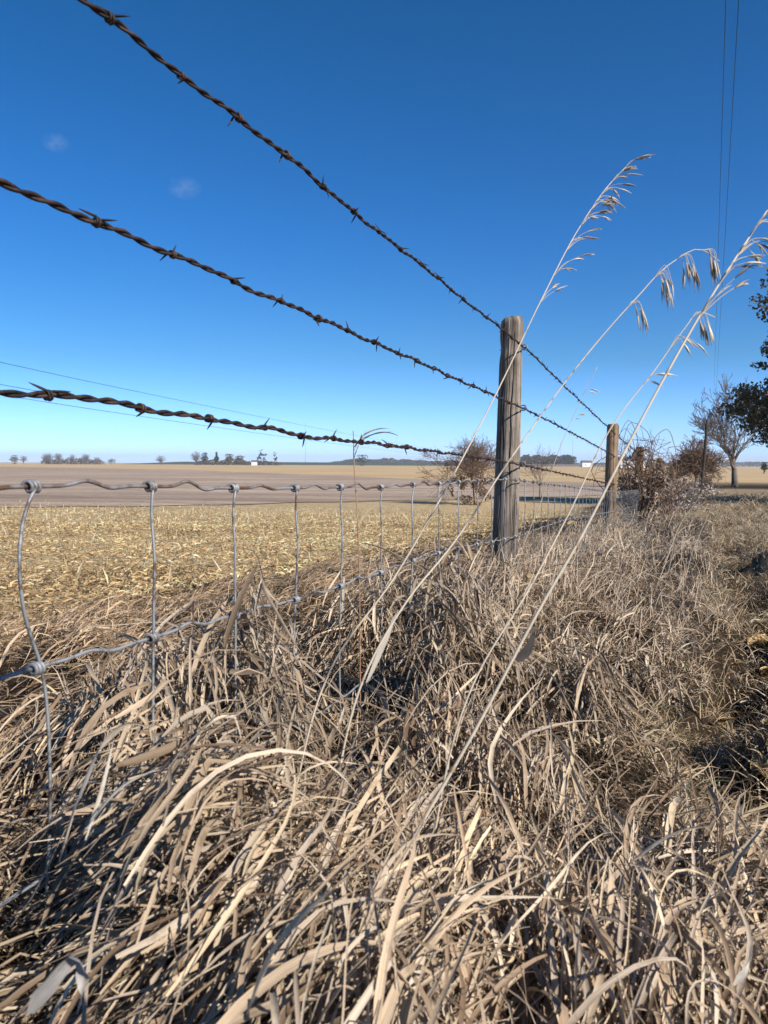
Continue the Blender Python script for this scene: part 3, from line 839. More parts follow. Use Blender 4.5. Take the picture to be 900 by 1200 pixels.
# dark tree with leaves still on, its trunk just outside the picture
def leafy_tree():
    D = 25.0
    lp = Vector((at(1016, 575, D).x, D, 0)); lp.z = float(ground_h(lp.x, lp.y))
    root = empty('leafy_tree', lp); tag(root, 'large dark tree still in brown green leaf at the right edge', 'tree')
    H = at(985, 305, D).z - lp.z
    parts = tree_parts(lp, H, .34, 33, maxlev=5, kids=(7, 5, 4, 3, 3), spread=.62, up=.03, trunk=.34, minr=.012)
    a, b = MB(), MB()
    for lv, P, rr in parts: tube(a if lv <= 1 else b, P, rr, 7 if lv <= 1 else 3, cap=False)
    a.build('trunk', M['bark'], root); b.build('branches', M['bark'], root)
    cl = []
    cen = np.array([lp.x, lp.y, lp.z + H * .555])
    # leaf clumps on an uneven ellipsoid volume
    while len(cl) < 1150:
        q = rng.normal(size=3); q /= np.linalg.norm(q); q *= rng.random() ** .38
        w_ = 1 + .22 * math.sin(q[2] * 7 + q[0] * 4) + .15 * math.sin(q[1] * 9)
        p = cen + q * np.array([3.35, 3.35, H * .48]) * w_
        if p[2] > lp.z + 1.3: cl.append((p, rng.uniform(.27, .65)))
    mb = MB()
    for p, rr in cl:
        n = int(300 * rr ** 1.2)
        q = rng.normal(size=(n, 3)); q /= np.linalg.norm(q, axis=1)[:, None]; q *= rng.random((n, 1)) ** .5
        P = p + q * rr * np.array([1, 1, .6])
        tone = np.array([[.11, .085, .036], [.17, .12, .05], [.07, .066, .03], [.27, .19, .075]])[rng.choice(4, n, p=[.35, .25, .3, .1])]
        leaf_cards(mb, P, .066, np.clip(tone * (1 + rng.normal(0, .25, (n, 1))), .01, .4))
    mb.build('foliage', M['attr'], root)
leafy_tree()

# round bare shrub behind the first post, leafy at its foot
def field_shrub():
    b = ground_at(556, 592)
    bare_tree('bare_shrub', 'round leafless shrub with clinging brown leaves beyond the near post', 'shrub', b, at(556, 503, b.y).z - b.z, .035, 5,
              mt='browntwig', mc='browntwig', maxlev=6, kids=(9, 5, 4, 3, 3, 2), spread=.62, trunk=.22, up=.03, minr=.0042, ratio=.75)
    o = [x for x in bpy.data.objects if x.name.startswith('bare_shrub')][-1]
    mb = MB(); n = 2600
    q = rng.normal(size=(n, 3)); q /= np.linalg.norm(q, axis=1)[:, None]; q *= rng.random((n, 1)) ** .4
    P = np.array(b) + np.array([-.05, 0, .62]) + q * np.array([.85, .7, .62])
    P = P[vnoise(P[:, 0] * 5, P[:, 2] * 5, 1, 77) > .45]
    leaf_cards(mb, P, .045, colours(len(P), np.array([[.20, .13, .08], [.30, .2, .13], [.12, .08, .05]])))
    mb.build('dead_leaves', M['attr'], o)
field_shrub()
b = ground_at(632, 585)
bare_tree('thin_shrub', 'thin sparse leafless shrub just right of the near post', 'shrub', b, at(632, 517, b.y).z - b.z, .02, 8, mt='browntwig', mc='twig',
          maxlev=4, kids=(8, 4, 3, 3), spread=.45, trunk=.25, up=.06, minr=.0035, ratio=.8)
# brush and vines over the third and fourth posts
def brush(name, label, c, rad, n, seed, leafn, cat='brush', tilt=.0, mat='browntwig', arcs=0, lcol=None):
    rg = random.Random(seed); root = empty(name, c); tag(root, label, cat)
    mb = MB()
    for i in range(n):
        a = rg.uniform(0, 6.28); q = c + Vector((math.cos(a) * rad[0] * .5 * rg.random(), math.sin(a) * rad[1] * .5 * rg.random(), 0))
        tip = c + Vector((math.cos(a) * rad[0] * rg.uniform(.3, 1.1), math.sin(a) * rad[1] * rg.uniform(.3, 1.1), rad[2] * rg.uniform(.35, 1.0) * 1.0))
        mid = (q + tip) / 2 + Vector((rg.gauss(0, .12), rg.gauss(0, .12), rg.gauss(.15, .12))) * rad[2]
        m2 = tip + Vector((rg.gauss(0, .2), rg.gauss(0, .2), rg.gauss(-.05, .12))) * rad[2] * .6
        P = spline([q, mid, tip, m2], 12); tube(mb, P, np.linspace(.007, .0025, 12) * rad[2], 4, cap=False)
        for j in range(4):
            k = rg.randint(4, 11); d = Vector((rg.gauss(0, 1), rg.gauss(0, 1), rg.gauss(.2, .8))).normalized() * rad[2] * .22
            e = Vector(P[k]) + d; tube(mb, [P[k], (Vector(P[k]) + e) / 2 + Vector((0, 0, .02)), e], [.003 * rad[2], .0025 * rad[2], .0015 * rad[2]], 3, cap=False)
    for i in range(arcs):
        q = c + Vector((rg.uniform(-.5, .5) * rad[0], 0, rad[2] * .7)); w_ = rg.uniform(.4, 1.2) * rad[0] * rg.choice((1, 1, -1)); h = rad[2] * rg.uniform(.35, .62)
        P = spline([q, q + Vector((w_ * .3, 0, h * .8)), q + Vector((w_ * .7, rg.gauss(0, .1), h)), q + Vector((w_ * 1.1, 0, h * .5)), q + Vector((w_ * 1.2, 0, -h * .3))], 18)
        tube(mb, P, .004 * rad[2], 4, cap=False)
    mb.build('stems', M[mat], root)
    if leafn:
        m2 = MB(); q = rng.normal(size=(leafn, 3)); q /= np.linalg.norm(q, axis=1)[:, None]; q *= rng.random((leafn, 1)) ** .5
        P = np.array(c) + np.array([0, 0, rad[2] * .42]) + q * np.array([rad[0] * .9, rad[1] * .9, rad[2] * .5])
        P = P[vnoise(P[:, 0] * 4, P[:, 2] * 4, 1, seed) > .4]
        lc = lcol if lcol is not None else np.array([[.19, .125, .085], [.28, .205, .15], [.12, .085, .06], [.34, .27, .21]])
        leaf_cards(m2, P, .03 * rad[2] ** .5, colours(len(P), lc)); m2.build('dead_leaves', M['attr'], root)
c3 = fpos(S3, float(base(S3)), 0)
brush('vine_tangle', 'reddish brown vine tangle wrapped round the third post', Vector((c3.x + .06, c3.y, c3.z + .1)), (.40, .5, 1.25), 85, 3, 2600, 'vine', arcs=4)
c4 = fpos(S4, float(base(S4)), .1)
brush('bramble_thicket', 'bramble thicket with thin arching canes over the fourth post', Vector((c4.x, c4.y, c4.z)), (.75, .6, 1.0), 60, 4, 1600, 'bramble', arcs=7)
c5 = fpos(17.0, float(base(17)), .5)
brush('grey_weeds', 'pale grey weedy clump at the crest of the grass ridge', Vector((c5.x, c5.y, c5.z)), (1.2, 1.5, .9), 90, 6, 2600, 'weeds', mat='twig', lcol=np.array([[.36, .30, .25], [.42, .36, .30], [.25, .2, .16]]))
# bushy trees farther down the fence row
b = ground_at(815, 577)
bare_tree('bushy_tree', 'broad brown leafless bushy tree behind the leaning pole', 'tree', b, at(815, 503, b.y).z - b.z, .09, 21, mt='browntwig', mc='browntwig',
          maxlev=6, kids=(10, 5, 4, 3, 3, 2), spread=.70, trunk=.20, up=.01, minr=.011, ratio=.76)
b = ground_at(838, 574) + Vector((0, 6, 0))
bare_tree('bushy_tree', 'low reddish bare bush in front of the trunk of the leafless roadside tree', 'tree', b, at(838, 532, b.y).z - b.z, .06, 22, mt='browntwig', mc='browntwig',
          maxlev=5, kids=(10, 6, 4, 3, 3), spread=.75, trunk=.2, up=.0, minr=.012, ratio=.76)
b = ground_at(826, 576)
brush('dark_bush', 'small dark bush at the foot of the leaning pole', b, (.5, .5, .9), 40, 9, 2500, 'bush', lcol=np.array([[.05, .05, .025], [.07, .05, .03]]))
# leaning pole
b = b * .86; b.z = float(ground_h(b.x, b.y))
pole = empty('leaning_pole', b); tag(pole, 'thin dark wooden pole leaning right among the roadside bushes', 'pole')
mb = MB(); tp = at(828.5, 492, b.y); bp = at(821, 578, b.y)
tube(mb, spline([bp, (bp + tp) / 2 + Vector((.03, 0, 0)), tp], 12), np.linspace(.085, .06, 12), 10); mb.build('shaft', M['darkwood'], pole)
mb = MB(); q = bp.lerp(tp, .82); tube(mb, [q + Vector((-.22, 0, -.03)), q + Vector((.2, 0, .03))], .025, 6); mb.build('stub_arm', M['bark'], pole)

# ------------------------------------------------------------------ far things
def far_point(px, D): 
    x, _ = ray(px, 545); x *= D
    return Vector((x, D, float(ground_h(x, D))))
def far_tree(px, top, D, wpx, seed, name, label, kind='bare', group='trees on the horizon'):
    top += math.sin(seed * 12.9) * 1.6; b = far_point(px, D); b.y += 18 * math.sin(seed * 7.1) * (D > 300); H = at(px, top - 1, D).z - b.z; wd = wpx / F * D * (1.35 if kind == 'bare' else 1.1)
    root = empty(name, b); tag(root, label, 'tree', group)
    mt, mc = MB(), MB()
    if kind == 'bare':
        rg = random.Random(seed)
        tube(mt, [b, b + Vector((0, 0, H * .25)), b + Vector((0, 0, H * .5))], [H * .03, H * .022, H * .012], 5, cap=False)
        for k in range(85):
            h0 = rg.uniform(.14, .5); a_ = rg.uniform(0, 6.28); q_ = rg.random() ** .5; el_ = rg.uniform(-.75, 1.0)
            tip = b + Vector((math.cos(a_) * wd / 2 * math.sqrt(max(0, 1 - el_ * el_ * .9)) * q_, math.sin(a_) * wd / 2 * q_, H * (.60 + .40 * el_)))
            st_ = b + Vector((0, 0, H * h0)); md = (st_ + tip) / 2 + Vector((0, 0, H * .05))
            tube(mc, [st_, md, tip], [H * .010, H * .008, H * .004], 3, cap=False)
            for j_ in range(4):
                o_ = md.lerp(tip, rg.random()); e_ = o_ + Vector((rg.gauss(0, .1), rg.gauss(0, .1), rg.uniform(-.02, .14))) * H
                tube(mc, [o_, e_], [H * .006, H * .004], 3, cap=False)
        mt.build('trunk', M['bark'], root); mc.build('crown', M['fartwig'], root)
    else:
        tube(mt, [b, b + Vector((0, 0, H * .6))], [H * .03, H * .015], 6); mt.build('trunk', M['bark'], root)
        n = 900; q = rng.normal(size=(n, 3)); q /= np.linalg.norm(q, axis=1)[:, None]; q *= rng.random((n, 1)) ** .4
        if kind == 'cone': q[:, :2] *= np.clip(1.05 - (q[:, 2:] + 1) / 2, .15, 1)
        w_ = 1 + .25 * np.sin(q[:, 2:] * 8 + seed)
        P = np.array(b) + np.array([0, 0, H * .56]) + q * np.array([wd / 2, wd / 2, H * .46]) * w_
        if kind == 'gap': P = P[vnoise(P[:, 0] / H * 9, P[:, 2] / H * 9, 1, seed) > .48]
        leaf_cards(mc, P, H * .045, colours(len(P), np.array([[.05, .055, .03], [.07, .065, .035], [.035, .045, .025]]) if kind != 'brown' else np.array([[.14, .10, .065], [.10, .08, .05]])))
        mc.build('crown', M['attr'], root)
M['fartwig'] = plain_mat('far_twigs', (.21, .195, .20), .9)  # greyed toward distance haze in the base colour itself
D = 620
for i, (px, tp, w_, nm, lab, kd) in enumerate([
    (5, 533, 9, 'far_tree', 'low rounded tree cut by the left edge on the horizon', 'brown'), (17, 533, 8, 'far_tree', 'small lone bare tree near the left edge of the horizon', 'bare'),
    (54, 537, 5, 'far_tree', 'tiny dark shrub at the left end of the bare tree row', 'round'), (60, 531, 9, 'far_tree', 'tallest bare tree at the left of the horizon row', 'bare'), (69, 531, 8, 'far_tree', 'second bare tree from the left in the horizon row', 'bare'),
    (78, 531, 10, 'far_tree', 'third bare tree in the horizon row', 'bare'), (86, 533, 8, 'far_tree', 'bare tree just right of the middle of the horizon row', 'bare'), (94, 532, 10, 'far_tree', 'wide bare tree toward the right of the horizon row', 'bare'),
    (104, 536, 7, 'far_tree', 'lowest bare tree ending the horizon row', 'bare'), (124, 539, 9, 'far_tree', 'low dark bush on the horizon right of the bare row', 'brown'),
    (189, 536, 12, 'far_tree', 'pale lone bare tree by itself on the horizon', 'bare'), (235, 532, 12, 'far_tree', 'bare tree left of the farmstead evergreens', 'bare'),
    (246, 534, 7, 'far_tree', 'round dark evergreen, left one of the farmstead pair', 'round'), (257.5, 532, 7, 'far_tree', 'narrow dark evergreen, right one of the farmstead pair', 'cone'),
    (268, 533, 9, 'far_tree', 'brown leafy tree left half of the broad farmstead clump', 'brown'), (277, 534, 10, 'far_tree', 'brown leafy tree right half of the broad farmstead clump', 'brown'),
    (302, 529, 12, 'far_tree', 'ragged tall dark tree right of the white farmhouse', 'gap'), (320, 532, 5, 'far_tree', 'slim dark tree standing alone right of the farmstead', 'gap'),
    (288, 540, 6, 'far_tree', 'low bush left of the white farmhouse', 'brown'), (425, 533, 14, 'far_tree', 'round dark tree above the distant wood behind the dry weed', 'round'),
    (896, 540, 7, 'far_tree', 'small dark bush against the field under the leafy tree', 'round')]):
    far_tree(px, tp, D if px < 800 else 160, w_, 40 + i, nm, lab, kd)
def wood(name, px0, px1, prof, D, label, cols, n):
    x0 = ray(px0, 545)[0] * D; x1 = ray(px1, 545)[0] * D
    q = rng.random(n); px = px0 + (px1 - px0) * q
    top = np.interp(q, np.linspace(0, 1, len(prof)), prof) * (.75 + .5 * vnoise(px * 1.0, px * 0, 3.5, 5))
    H = top / F * D; x = x0 + (x1 - x0) * q; y = D + rng.uniform(0, D * .04, n)
    gz = ground_h(x, y); z = gz - 1 + (H + 1 - gz * 0 + 1.7) * rng.random(n) ** .6
    mb = MB(); leaf_cards(mb, np.stack([x, y, z], 1), D * .0011, colours(n, cols), .8)
    o = mb.build(name, M['attr']); tag(o, label, 'wood', kind='stuff')
wood('far_woods', 385, 545, [1, 3.5, 5.5, 4, 6, 6.5, 5, 4.5, 3.5, 3, 4, 3.5], 1500, 'distant wooded ridge on the horizon left of the posts', np.array([[.05, .055, .045], [.08, .065, .055], [.045, .045, .04]]), 9000)
wood('far_woods', 612, 676, [8, 10, 9, 11, 10, 11, 9, 11, 9], 900, 'dark distant wood on the horizon between the two near posts', np.array([[.035, .04, .03], [.055, .05, .04]]), 7000)
wood('far_woods', 676, 905, [2, 1.5, 2.5, 1.5, 2, 3, 2, 3, 3, 4, 4, 4], 1600, 'thin distant treeline on the horizon right of the second post', np.array([[.05, .05, .045], [.08, .065, .055]]), 5000)
wood('far_hedge', 46, 112, [1, 3, 2, 4, 3, 5, 3, 4, 2, 3, 1], 655, 'low scrub between the bare trees on the left horizon', np.array([[.12, .10, .09], [.16, .14, .13]]), 1600)
wood('far_hedge', 226, 326, [1, 3, 4, 2, 5, 4, 2, 1, 3, 2, 1], 655, 'low scrub round the farmstead on the left horizon', np.array([[.07, .065, .05], [.12, .10, .08]]), 2200)
# low green rise and pale strip
def strip(name, px0, px1, D, h, mat, seed):
    n = 80; q = np.linspace(0, 1, n); pr = np.minimum(1, 6 * np.minimum(q, 1 - q)) ** .8
    X = ray(px0, 545)[0] * D + (ray(px1, 545)[0] - ray(px0, 545)[0]) * D * q
    rows = []
    for k, (dy, hh) in enumerate(((0, 0), (.03, .6), (.08, 1), (.2, 1), (.3, 0))):
        yy = D * (1 + dy) + 0 * X; rows.append(np.stack([X, yy, ground_h(X, yy) - .4 + (h + .4) * hh * pr + .02 * 0], 1))
    V = np.array(rows); i = np.arange(4)[:, None] * n; j = np.arange(n - 1)[None]
    f = np.stack([i + j, i + j + 1, i + n + j + 1, i + n + j], -1).reshape(-1, 4)
    mb = MB(); mb.add(V.reshape(-1, 3), f); tag(mb.build(name, mat), kind='structure')
strip('hill', 120, 560, 800, 3.1, M['fargreen'], 1)
strip('hill', 600, 780, 700, 2.2, plain_mat('bare_brown_rise', (.20, .15, .11), .9, 0, .05, .2), 2)

def farmhouse(px, D, w_, h, label, name='farmhouse'):
    b = far_point(px, D); root = empty(name, b); tag(root, label, 'house')
    mb = MB(); box(mb, (b.x, b.y, b.z + h / 2 + .3), (w_, w_ * .8, h + .6)); mb.build('wall', M['white'], root, smooth=False)
    mb = MB(); x, y, z = w_ / 2 + .3, w_ * .4 + .3, b.z + h + .6
    v = [[b.x - x, b.y - y, z], [b.x + x, b.y - y, z], [b.x + x, b.y + y, z], [b.x - x, b.y + y, z], [b.x - x, b.y, z + h * .6], [b.x + x, b.y, z + h * .6]]
    mb.add(v, [[0, 1, 5, 4], [2, 3, 4, 5], [0, 3, 2, 1], [0, 4, 4, 3][:4]][:3]); mb.build('roof', M['roof'], root, smooth=False)
    mb = MB(); box(mb, (b.x - w_ * .2, b.y - w_ * .4 - .02, b.z + h * .55), (w_ * .14, .08, h * .25)); mb.build('window', M['roof'], root, smooth=False)
farmhouse(298, 610, 4.2, 2.2, 'small white farmhouse among the far trees on the left horizon')
farmhouse(687, 640, 8, 3, 'small white shed on the horizon left of the second post', 'farm_shed')
farmhouse(738, 500, 16, 4, 'long white barn with dark roof right of the second post', 'farm_barn')
def tower(px, top, D, label, r=.5):
    b = far_point(px, D); tp = at(px, top, D); root = empty('radio_tower', b); tag(root, label, 'tower', 'radio towers on the horizon')
    mb = MB()
    for k in range(3):
        a = k * 2.09; o = Vector((math.cos(a), math.sin(a), 0)) * r
        tube(mb, [b + o, tp + o * .6], r * .13, 3)
    H = tp.z - b.z; n = 40
    for i in range(n):
        for k in range(3):
            a0 = k * 2.09; a1 = a0 + 2.09; f0 = 1 - .4 * i / n
            p = b + Vector((math.cos(a0) * r * f0, math.sin(a0) * r * f0, H * i / n)); q = b + Vector((math.cos(a1) * r * f0, math.sin(a1) * r * f0, H * (i + 1) / n))
            tube(mb, [p, q], r * .08, 3, cap=False)
    mb.build('mast', M['steel'], root)
tower(358, 495, 1200, 'tall thin lattice radio mast left of the near post on the horizon')
tower(671, 516, 1000, 'lattice radio mast above the dark wood between the posts', .4)
tower(657, 518, 1000, 'fainter radio mast left of the one above the dark wood', .3)

# ------------------------------------------------------------------ power lines
def line(name, label, pts, r, group):
    mb = MB(); tube(mb, spline(pts, 60), r, 5); o = mb.build(name, M['cable']); tag(o, label, 'power line', group)
az = math.atan((833 - 450) / F)
def road_wire(offx, z0, sagz):
    # parallel to the road, nearly overhead, from behind the camera to the far pole
    d = Vector((math.sin(az), math.cos(az), 0)); n = Vector((math.cos(az), -math.sin(az), 0))
    pts = []
    for k in range(9):
        t = -20 + k * 20
        sag = sagz * (1 - ((t - 60) / 80) ** 2)
        pts.append(d * t + n * offx + Vector((0, 0, z0 - sag)))
    return pts
line('power_cable', 'thin overhead cable at upper right, left one of the pair', road_wire(-.01, 8.0, .5), .0065, 'overhead cables along the road')
line('power_cable', 'thin overhead cable at upper right, right one of the pair', road_wire(.20, 8.6, .5), .0075, 'overhead cables along the road')
def left_wire(y0, yend, label, D0=62, pe=560):
    a = at(-120, y0 - (545 - y0) * .30, D0 * .85); e = at(pe, yend, 700)
    pts = []
    for k in range(13):
        t = k / 12; # straight in plan, perspective spaced
        p = a.lerp(e, t ** 1.6); p.z -= 1.0 * math.sin(math.pi * min(1, t * 1)) 
        pts.append(p)
    line('power_cable', label, pts, .022, 'cables crossing the field on the left')
left_wire(431, 535, 'highest of three thin cables crossing low over the field on the left')
left_wire(455, 537, 'middle of three thin cables crossing low over the field on the left')
left_wire(466, 539, 'lowest of three thin cables crossing low over the field on the left')

# ------------------------------------------------------------------ tall stalks near the camera
def spikelet(mb, p, d, L, w_, col):
    d = Vector(d).normalized(); a = d.cross(Vector((.3, .2, 1))).normalized(); b_ = d.cross(a)
    t = np.linspace(0, 1, 7); prof = np.sin(np.pi * np.clip(t, .03, .985) ** .75)
    P = np.array([list(Vector(p) + d * L * q + Vector((0, 0, -1)) * L * .18 * q * q) for q in t])
    tube(mb, P, np.maximum(prof * w_, .0002), 5, c=col)
def stalk(pts, r0, r1, label, heads, seed, name='grass_stalk', cols=(.52, .44, .33), leafs=()):
    rg = random.Random(seed)
    P3 = [at(*p) for p in pts]
    # root the foot of the stalk in the ground below the mat
    f = P3[0] + (P3[0] - P3[1]).normalized() * .12; f.z = float(ground_h(f.x, f.y)) + .02
    P3 = [f] + P3
    P = spline(P3, 70); root = empty(name, f); tag(root, label, 'grass stalk', 'tall grass stalks leaning over the fence')
    mb = MB(); r0 *= .9; r1 *= 1.15
    tube(mb, P, np.linspace(r0, r1, 70), 7, c=cols)
    for q in (.25, .5, .7):
        k = int(q * 69); a_ = P[k]; d_ = (P[k + 1] - P[k]); d_ = d_ / np.linalg.norm(d_); rq = r0 + (r1 - r0) * q
        tube(mb, [a_ - d_ * .0035, a_ - d_ * .0015, a_ + d_ * .0015, a_ + d_ * .0035], [rq, rq * 1.22, rq * 1.22, rq], 7, c=(.36, .28, .18), cap=False)
    mb.build('stem', M['straw'], root)
    if heads:
        for (q, side, ln, cnt, drop_) in heads:
            mb = MB()
            k = int(q * 69); p = Vector(P[k]); T = (Vector(P[min(k + 1, 69)]) - Vector(P[k - 1])).normalized()
            for b_ in range(cnt):
                sd = Vector((side * rg.uniform(.3, 1), rg.gauss(0, .5), rg.uniform(-.1, .5)))
                d = (T * .9 + sd * .7).normalized(); L = ln * rg.uniform(.6, 1.1)
                e = p + d * L + Vector((0, 0, -drop_ * L)); m_ = p + d * L * .55 + Vector((0, 0, .05 * L))
                tube(mb, spline([p, m_, e], 8), np.linspace(r1 * .7, .0003, 8), 4, c=(.55, .47, .36), cap=False)
                for z_ in range(rg.randint(2, 4)):
                    dd = (e - m_).normalized() + Vector((rg.gauss(0, .15), rg.gauss(0, .15), -.05 - drop_ * .5))
                    o = e - (e - m_) * rg.uniform(0, .5)
                    spikelet(mb, o, dd, rg.uniform(.014, .024), rg.uniform(.0007, .0012), rg.choice([(.55, .46, .33), (.42, .33, .22), (.66, .58, .45), (.24, .17, .11)]))
            mb.build('seed_head', M['straw'], root)
    for (q, L, W_, az_, e0, e1) in leafs:
        k = int(q * 69); mb = MB(); p = P[k]
        blades(mb, np.array([p[0]]), np.array([p[1]]), np.array([p[2]]), np.array([L]), np.array([W_]), np.array([az_]), np.array([e0]), np.array([e1]), np.array([.2]), 14, np.array([[.55, .46, .35]]), np.array([.3]), np.array([1.0]), curl=.2)
        mb.build('leaf', M['blade'], root)
    return P
stalk([(395, 770, 1.0), (460, 680, 1.03), (510, 595, 1.06), (582, 460, 1.12), (635, 350, 1.17), (680, 265, 1.21), (715, 215, 1.24), (741, 188, 1.25)], .0018, .0006,
      'tall pale stalk with one-sided seed head crossing in front of the near post top', [(.74, 1, .05, 2, .0), (.79, 1, .055, 3, .1), (.83, 1, .05, 4, .1), (.87, 1, .05, 5, .15), (.90, 1, .055, 7, .25), (.93, 1, .045, 4, .2), (.965, 1, .035, 5, .1), (.99, 1, .03, 4, .1)], 1)
stalk([(440, 765, .85), (480, 700, .87), (525, 645, .9), (600, 535, .95), (680, 425, 1.0), (745, 350, 1.03), (787, 308, 1.05), (820, 292, 1.06), (843, 306, 1.07)], .0017, .0005,
      'stalk arching right to drooping brown tufts beside the overhead cables', [(.84, 1, .03, 4, .9), (.89, 1, .035, 9, 1.0), (.93, 1, .03, 6, 1.0), (.985, 1, .02, 8, 1.2)], 2)
stalk([(470, 1010, .66), (560, 850, .68), (640, 700, .70), (675, 640, .71), (750, 495, .74), (832, 350, .78), (870, 290, .80), (900, 245, .82), (930, 195, .84)], .0020, .0008,
      'longest and thickest pale stalk running up to the right edge of the sky', [(.78, 1, .06, 3, .0), (.82, 1, .055, 3, .2), (.86, 1, .055, 5, .25), (.89, 1, .05, 5, .3), (.93, 1, .05, 6, .3), (.97, 1, .04, 4, .3)], 3)
stalk([(560, 790, .8), (620, 690, .82), (665, 605, .85), (720, 495, .88), (770, 430, .9), (800, 388, .91), (822, 366, .92), (838, 372, .92)], .0015, .0005,
      'thinner stalk just left of the longest stalk with a sparse tip', [(.84, 1, .03, 2, .2), (.90, 1, .035, 3, .4), (.97, 1, .025, 5, .9)], 4)
stalk([(610, 650, 2.0), (635, 585, 2.0), (660, 515, 2.0), (685, 460, 2.0), (700, 430, 2.0)], .0014, .0005,
      'short thin stalk between the two posts with a small spiky tip', [(.80, 1, .05, 2, .2), (.90, 1, .04, 2, .3)], 5)
stalk([(420, 640, 1.55), (418, 590, 1.56), (415, 545, 1.58), (414, 505, 1.6)], .0016, .0009,
      'upright dry weed with curling orange tan leaves at the third barbed strand', [], 6, 'dry_weed', (.30, .17, .10),
      [(.93, .10, .006, R(70), R(65), R(-15)), (.95, .13, .004, R(95), R(40), R(-45)), (.9, .07, .006, R(60), R(75), R(50)), (.97, .09, .003, R(80), R(25), R(5)), (.62, .16, .005, R(75), R(-15), R(-35)), (.66, .07, .006, R(70), R(70), R(20))])
for i, pts in enumerate([[(795, 690, 3.6), (812, 645, 3.6), (832, 598, 3.6)], [(778, 665, 4.2), (800, 610, 4.3), (822, 580, 4.3)], [(742, 660, 5.0), (762, 600, 5.0), (780, 570, 5.0)]]):
    stalk(pts, .0022, .0008, ['pale stalk leaning at the right edge of the ridge above the verge', 'pale stalk leaning below the leaning pole', 'pale stalk below the fourth post'][i], [(.85, 1, .06, 3, .3), (.95, 1, .05, 3, .3)], 10 + i)

# ------------------------------------------------------------------ single broad leaves and debris
def broad(pts, W_, label, col, twist=.5, name='broad_leaf', fold=.3):
    P3 = spline([at(*p) for p in pts], 22); T, _, _ = frames(P3)
    t = np.linspace(0, 1, 22)
    side = np.cross(T, np.array([0, 0, 1.0])); side /= np.linalg.norm(side, axis=1)[:, None] + 1e-6
    up = np.cross(side, T); tw = twist[0] + (twist[1] - twist[0]) * t
    S = side * np.cos(tw)[:, None] + up * np.sin(tw)[:, None]; U = np.cross(S, T)
    hw = (W_ / 2 * np.minimum(1, .4 + 2.5 * t) * np.clip(1 - t ** 3, .05, 1))[:, None]
    rows = [P3 - S * hw, P3 - S * hw * .5 + U * hw * fold * .7, P3 + U * hw * fold, P3 + S * hw * .5 + U * hw * fold * .7, P3 + S * hw]
    V = np.stack(rows, 1); n = 22; m = 5
    i = np.arange(n - 1)[:, None] * m; j = np.arange(m - 1)[None]
    f = np.stack([i + j, i + j + 1, i + m + j + 1, i + m + j], -1).reshape(-1, 4)
    uv = np.stack(np.broadcast_arrays(np.linspace(0, 1.6, 5)[None], (t * 3)[:, None]), -1).reshape(-1, 2)
    mb = MB(); mb.add(V.reshape(-1, 3), f, np.array(col), uv)
    o = mb.build(name, M['blade'], loc=tuple(P3[0])); tag(o, label, 'grass blade', 'single broad dry grass blades')
    return o
broad([(292, 1185, .385), (320, 1120, .375), (352, 1075, .365), (392, 1040, .36)], .017, 'wide tan blade standing out at the bottom below the tangle', (.52, .41, .29), (-.5, -.2))
broad([(70, 1010, .55), (95, 930, .56), (125, 868, .58), (150, 848, .58), (178, 852, .59)], .011, 'bright blade arching over the dark gap at lower left', (.60, .51, .40), (.3, .9))
broad([(100, 985, .54), (118, 930, .55), (133, 868, .56)], .008, 'thin pale blade pointing up beside the arching blade', (.64, .58, .48), (.9, 1.3))
broad([(98, 975, .53), (140, 925, .55), (190, 898, .58)], .009, 'straight pale blade pointing right beside the arching blade', (.62, .55, .45), (.6, .2))
broad([(35, 1190, .45), (62, 1150, .44), (88, 1125, .44), (97, 1145, .44), (90, 1190, .45)], .014, 'grey curled blade in the lower left corner', (.48, .45, .42), (.3, 1.2))
broad([(430, 800, 1.0), (452, 750, 1.0), (470, 715, 1.0), (490, 708, 1.0), (508, 712, 1.01)], .009, 'pale blade bent over left of the longest stalk', (.55, .50, .42), (1.2, .4))
broad([(605, 775, .7), (618, 762, .7), (624, 745, .7), (623, 728, .7)], .011, 'dark curled leaf caught on the longest stalk', (.07, .062, .06), (1.6, .5))
broad([(740, 1010, .62), (775, 985, .63), (805, 972, .64), (838, 968, .65)], .010, 'pale blade pointing right beside the dark hollow', (.56, .47, .35), (.3, .9))
broad([(860, 1155, .55), (877, 1130, .55), (881, 1105, .56)], .008, 'pale curled blade in the lower right corner', (.58, .54, .47), (1.1, 1.5))

def husk(px, py, w_, label, name='corn_husk', col=(.62, .48, .28), az_=1.2):
    g = ground_at(px, py); n = 3; mb = MB()
    c = np.array([g.x, g.y, g.z + .035])
    for k in range(4):
        a = az_ + (k - 1.5) * .22
        blades(mb, np.array([c[0]]), np.array([c[1]]), np.array([c[2] + .004 * k]), np.array([w_ * (1 - .08 * k)]), np.array([w_ * .33]), np.array([a]), np.array([.35]), np.array([-.35]), np.array([.2]), 9,
               np.array([np.array(col) * (1 - .08 * k)]), np.array([.2 * (k - 1.5)]), np.array([.3]), fold=.5, curl=.15)
    o = mb.build(name, M['husk'], loc=tuple(c)); tag(o, label, 'corn husk', 'corn husks on the verge')
husk(880, 743, .13, 'pale curled corn husk at the right edge above the orange one', col=(.66, .54, .36))
husk(880, 768, .20, 'large orange tan corn husk at the right edge of the picture', col=(.64, .42, .17))
husk(868, 840, .08, 'small cream corn husk on the tuft above the dark hollow', col=(.68, .58, .42))
husk(842, 862, .06, 'small narrow tan husk at the top of the dark hollow', col=(.60, .42, .2))
husk(885, 925, .16, 'straw coloured husk bundle at the right edge beside the dark hollow', col=(.56, .42, .24))
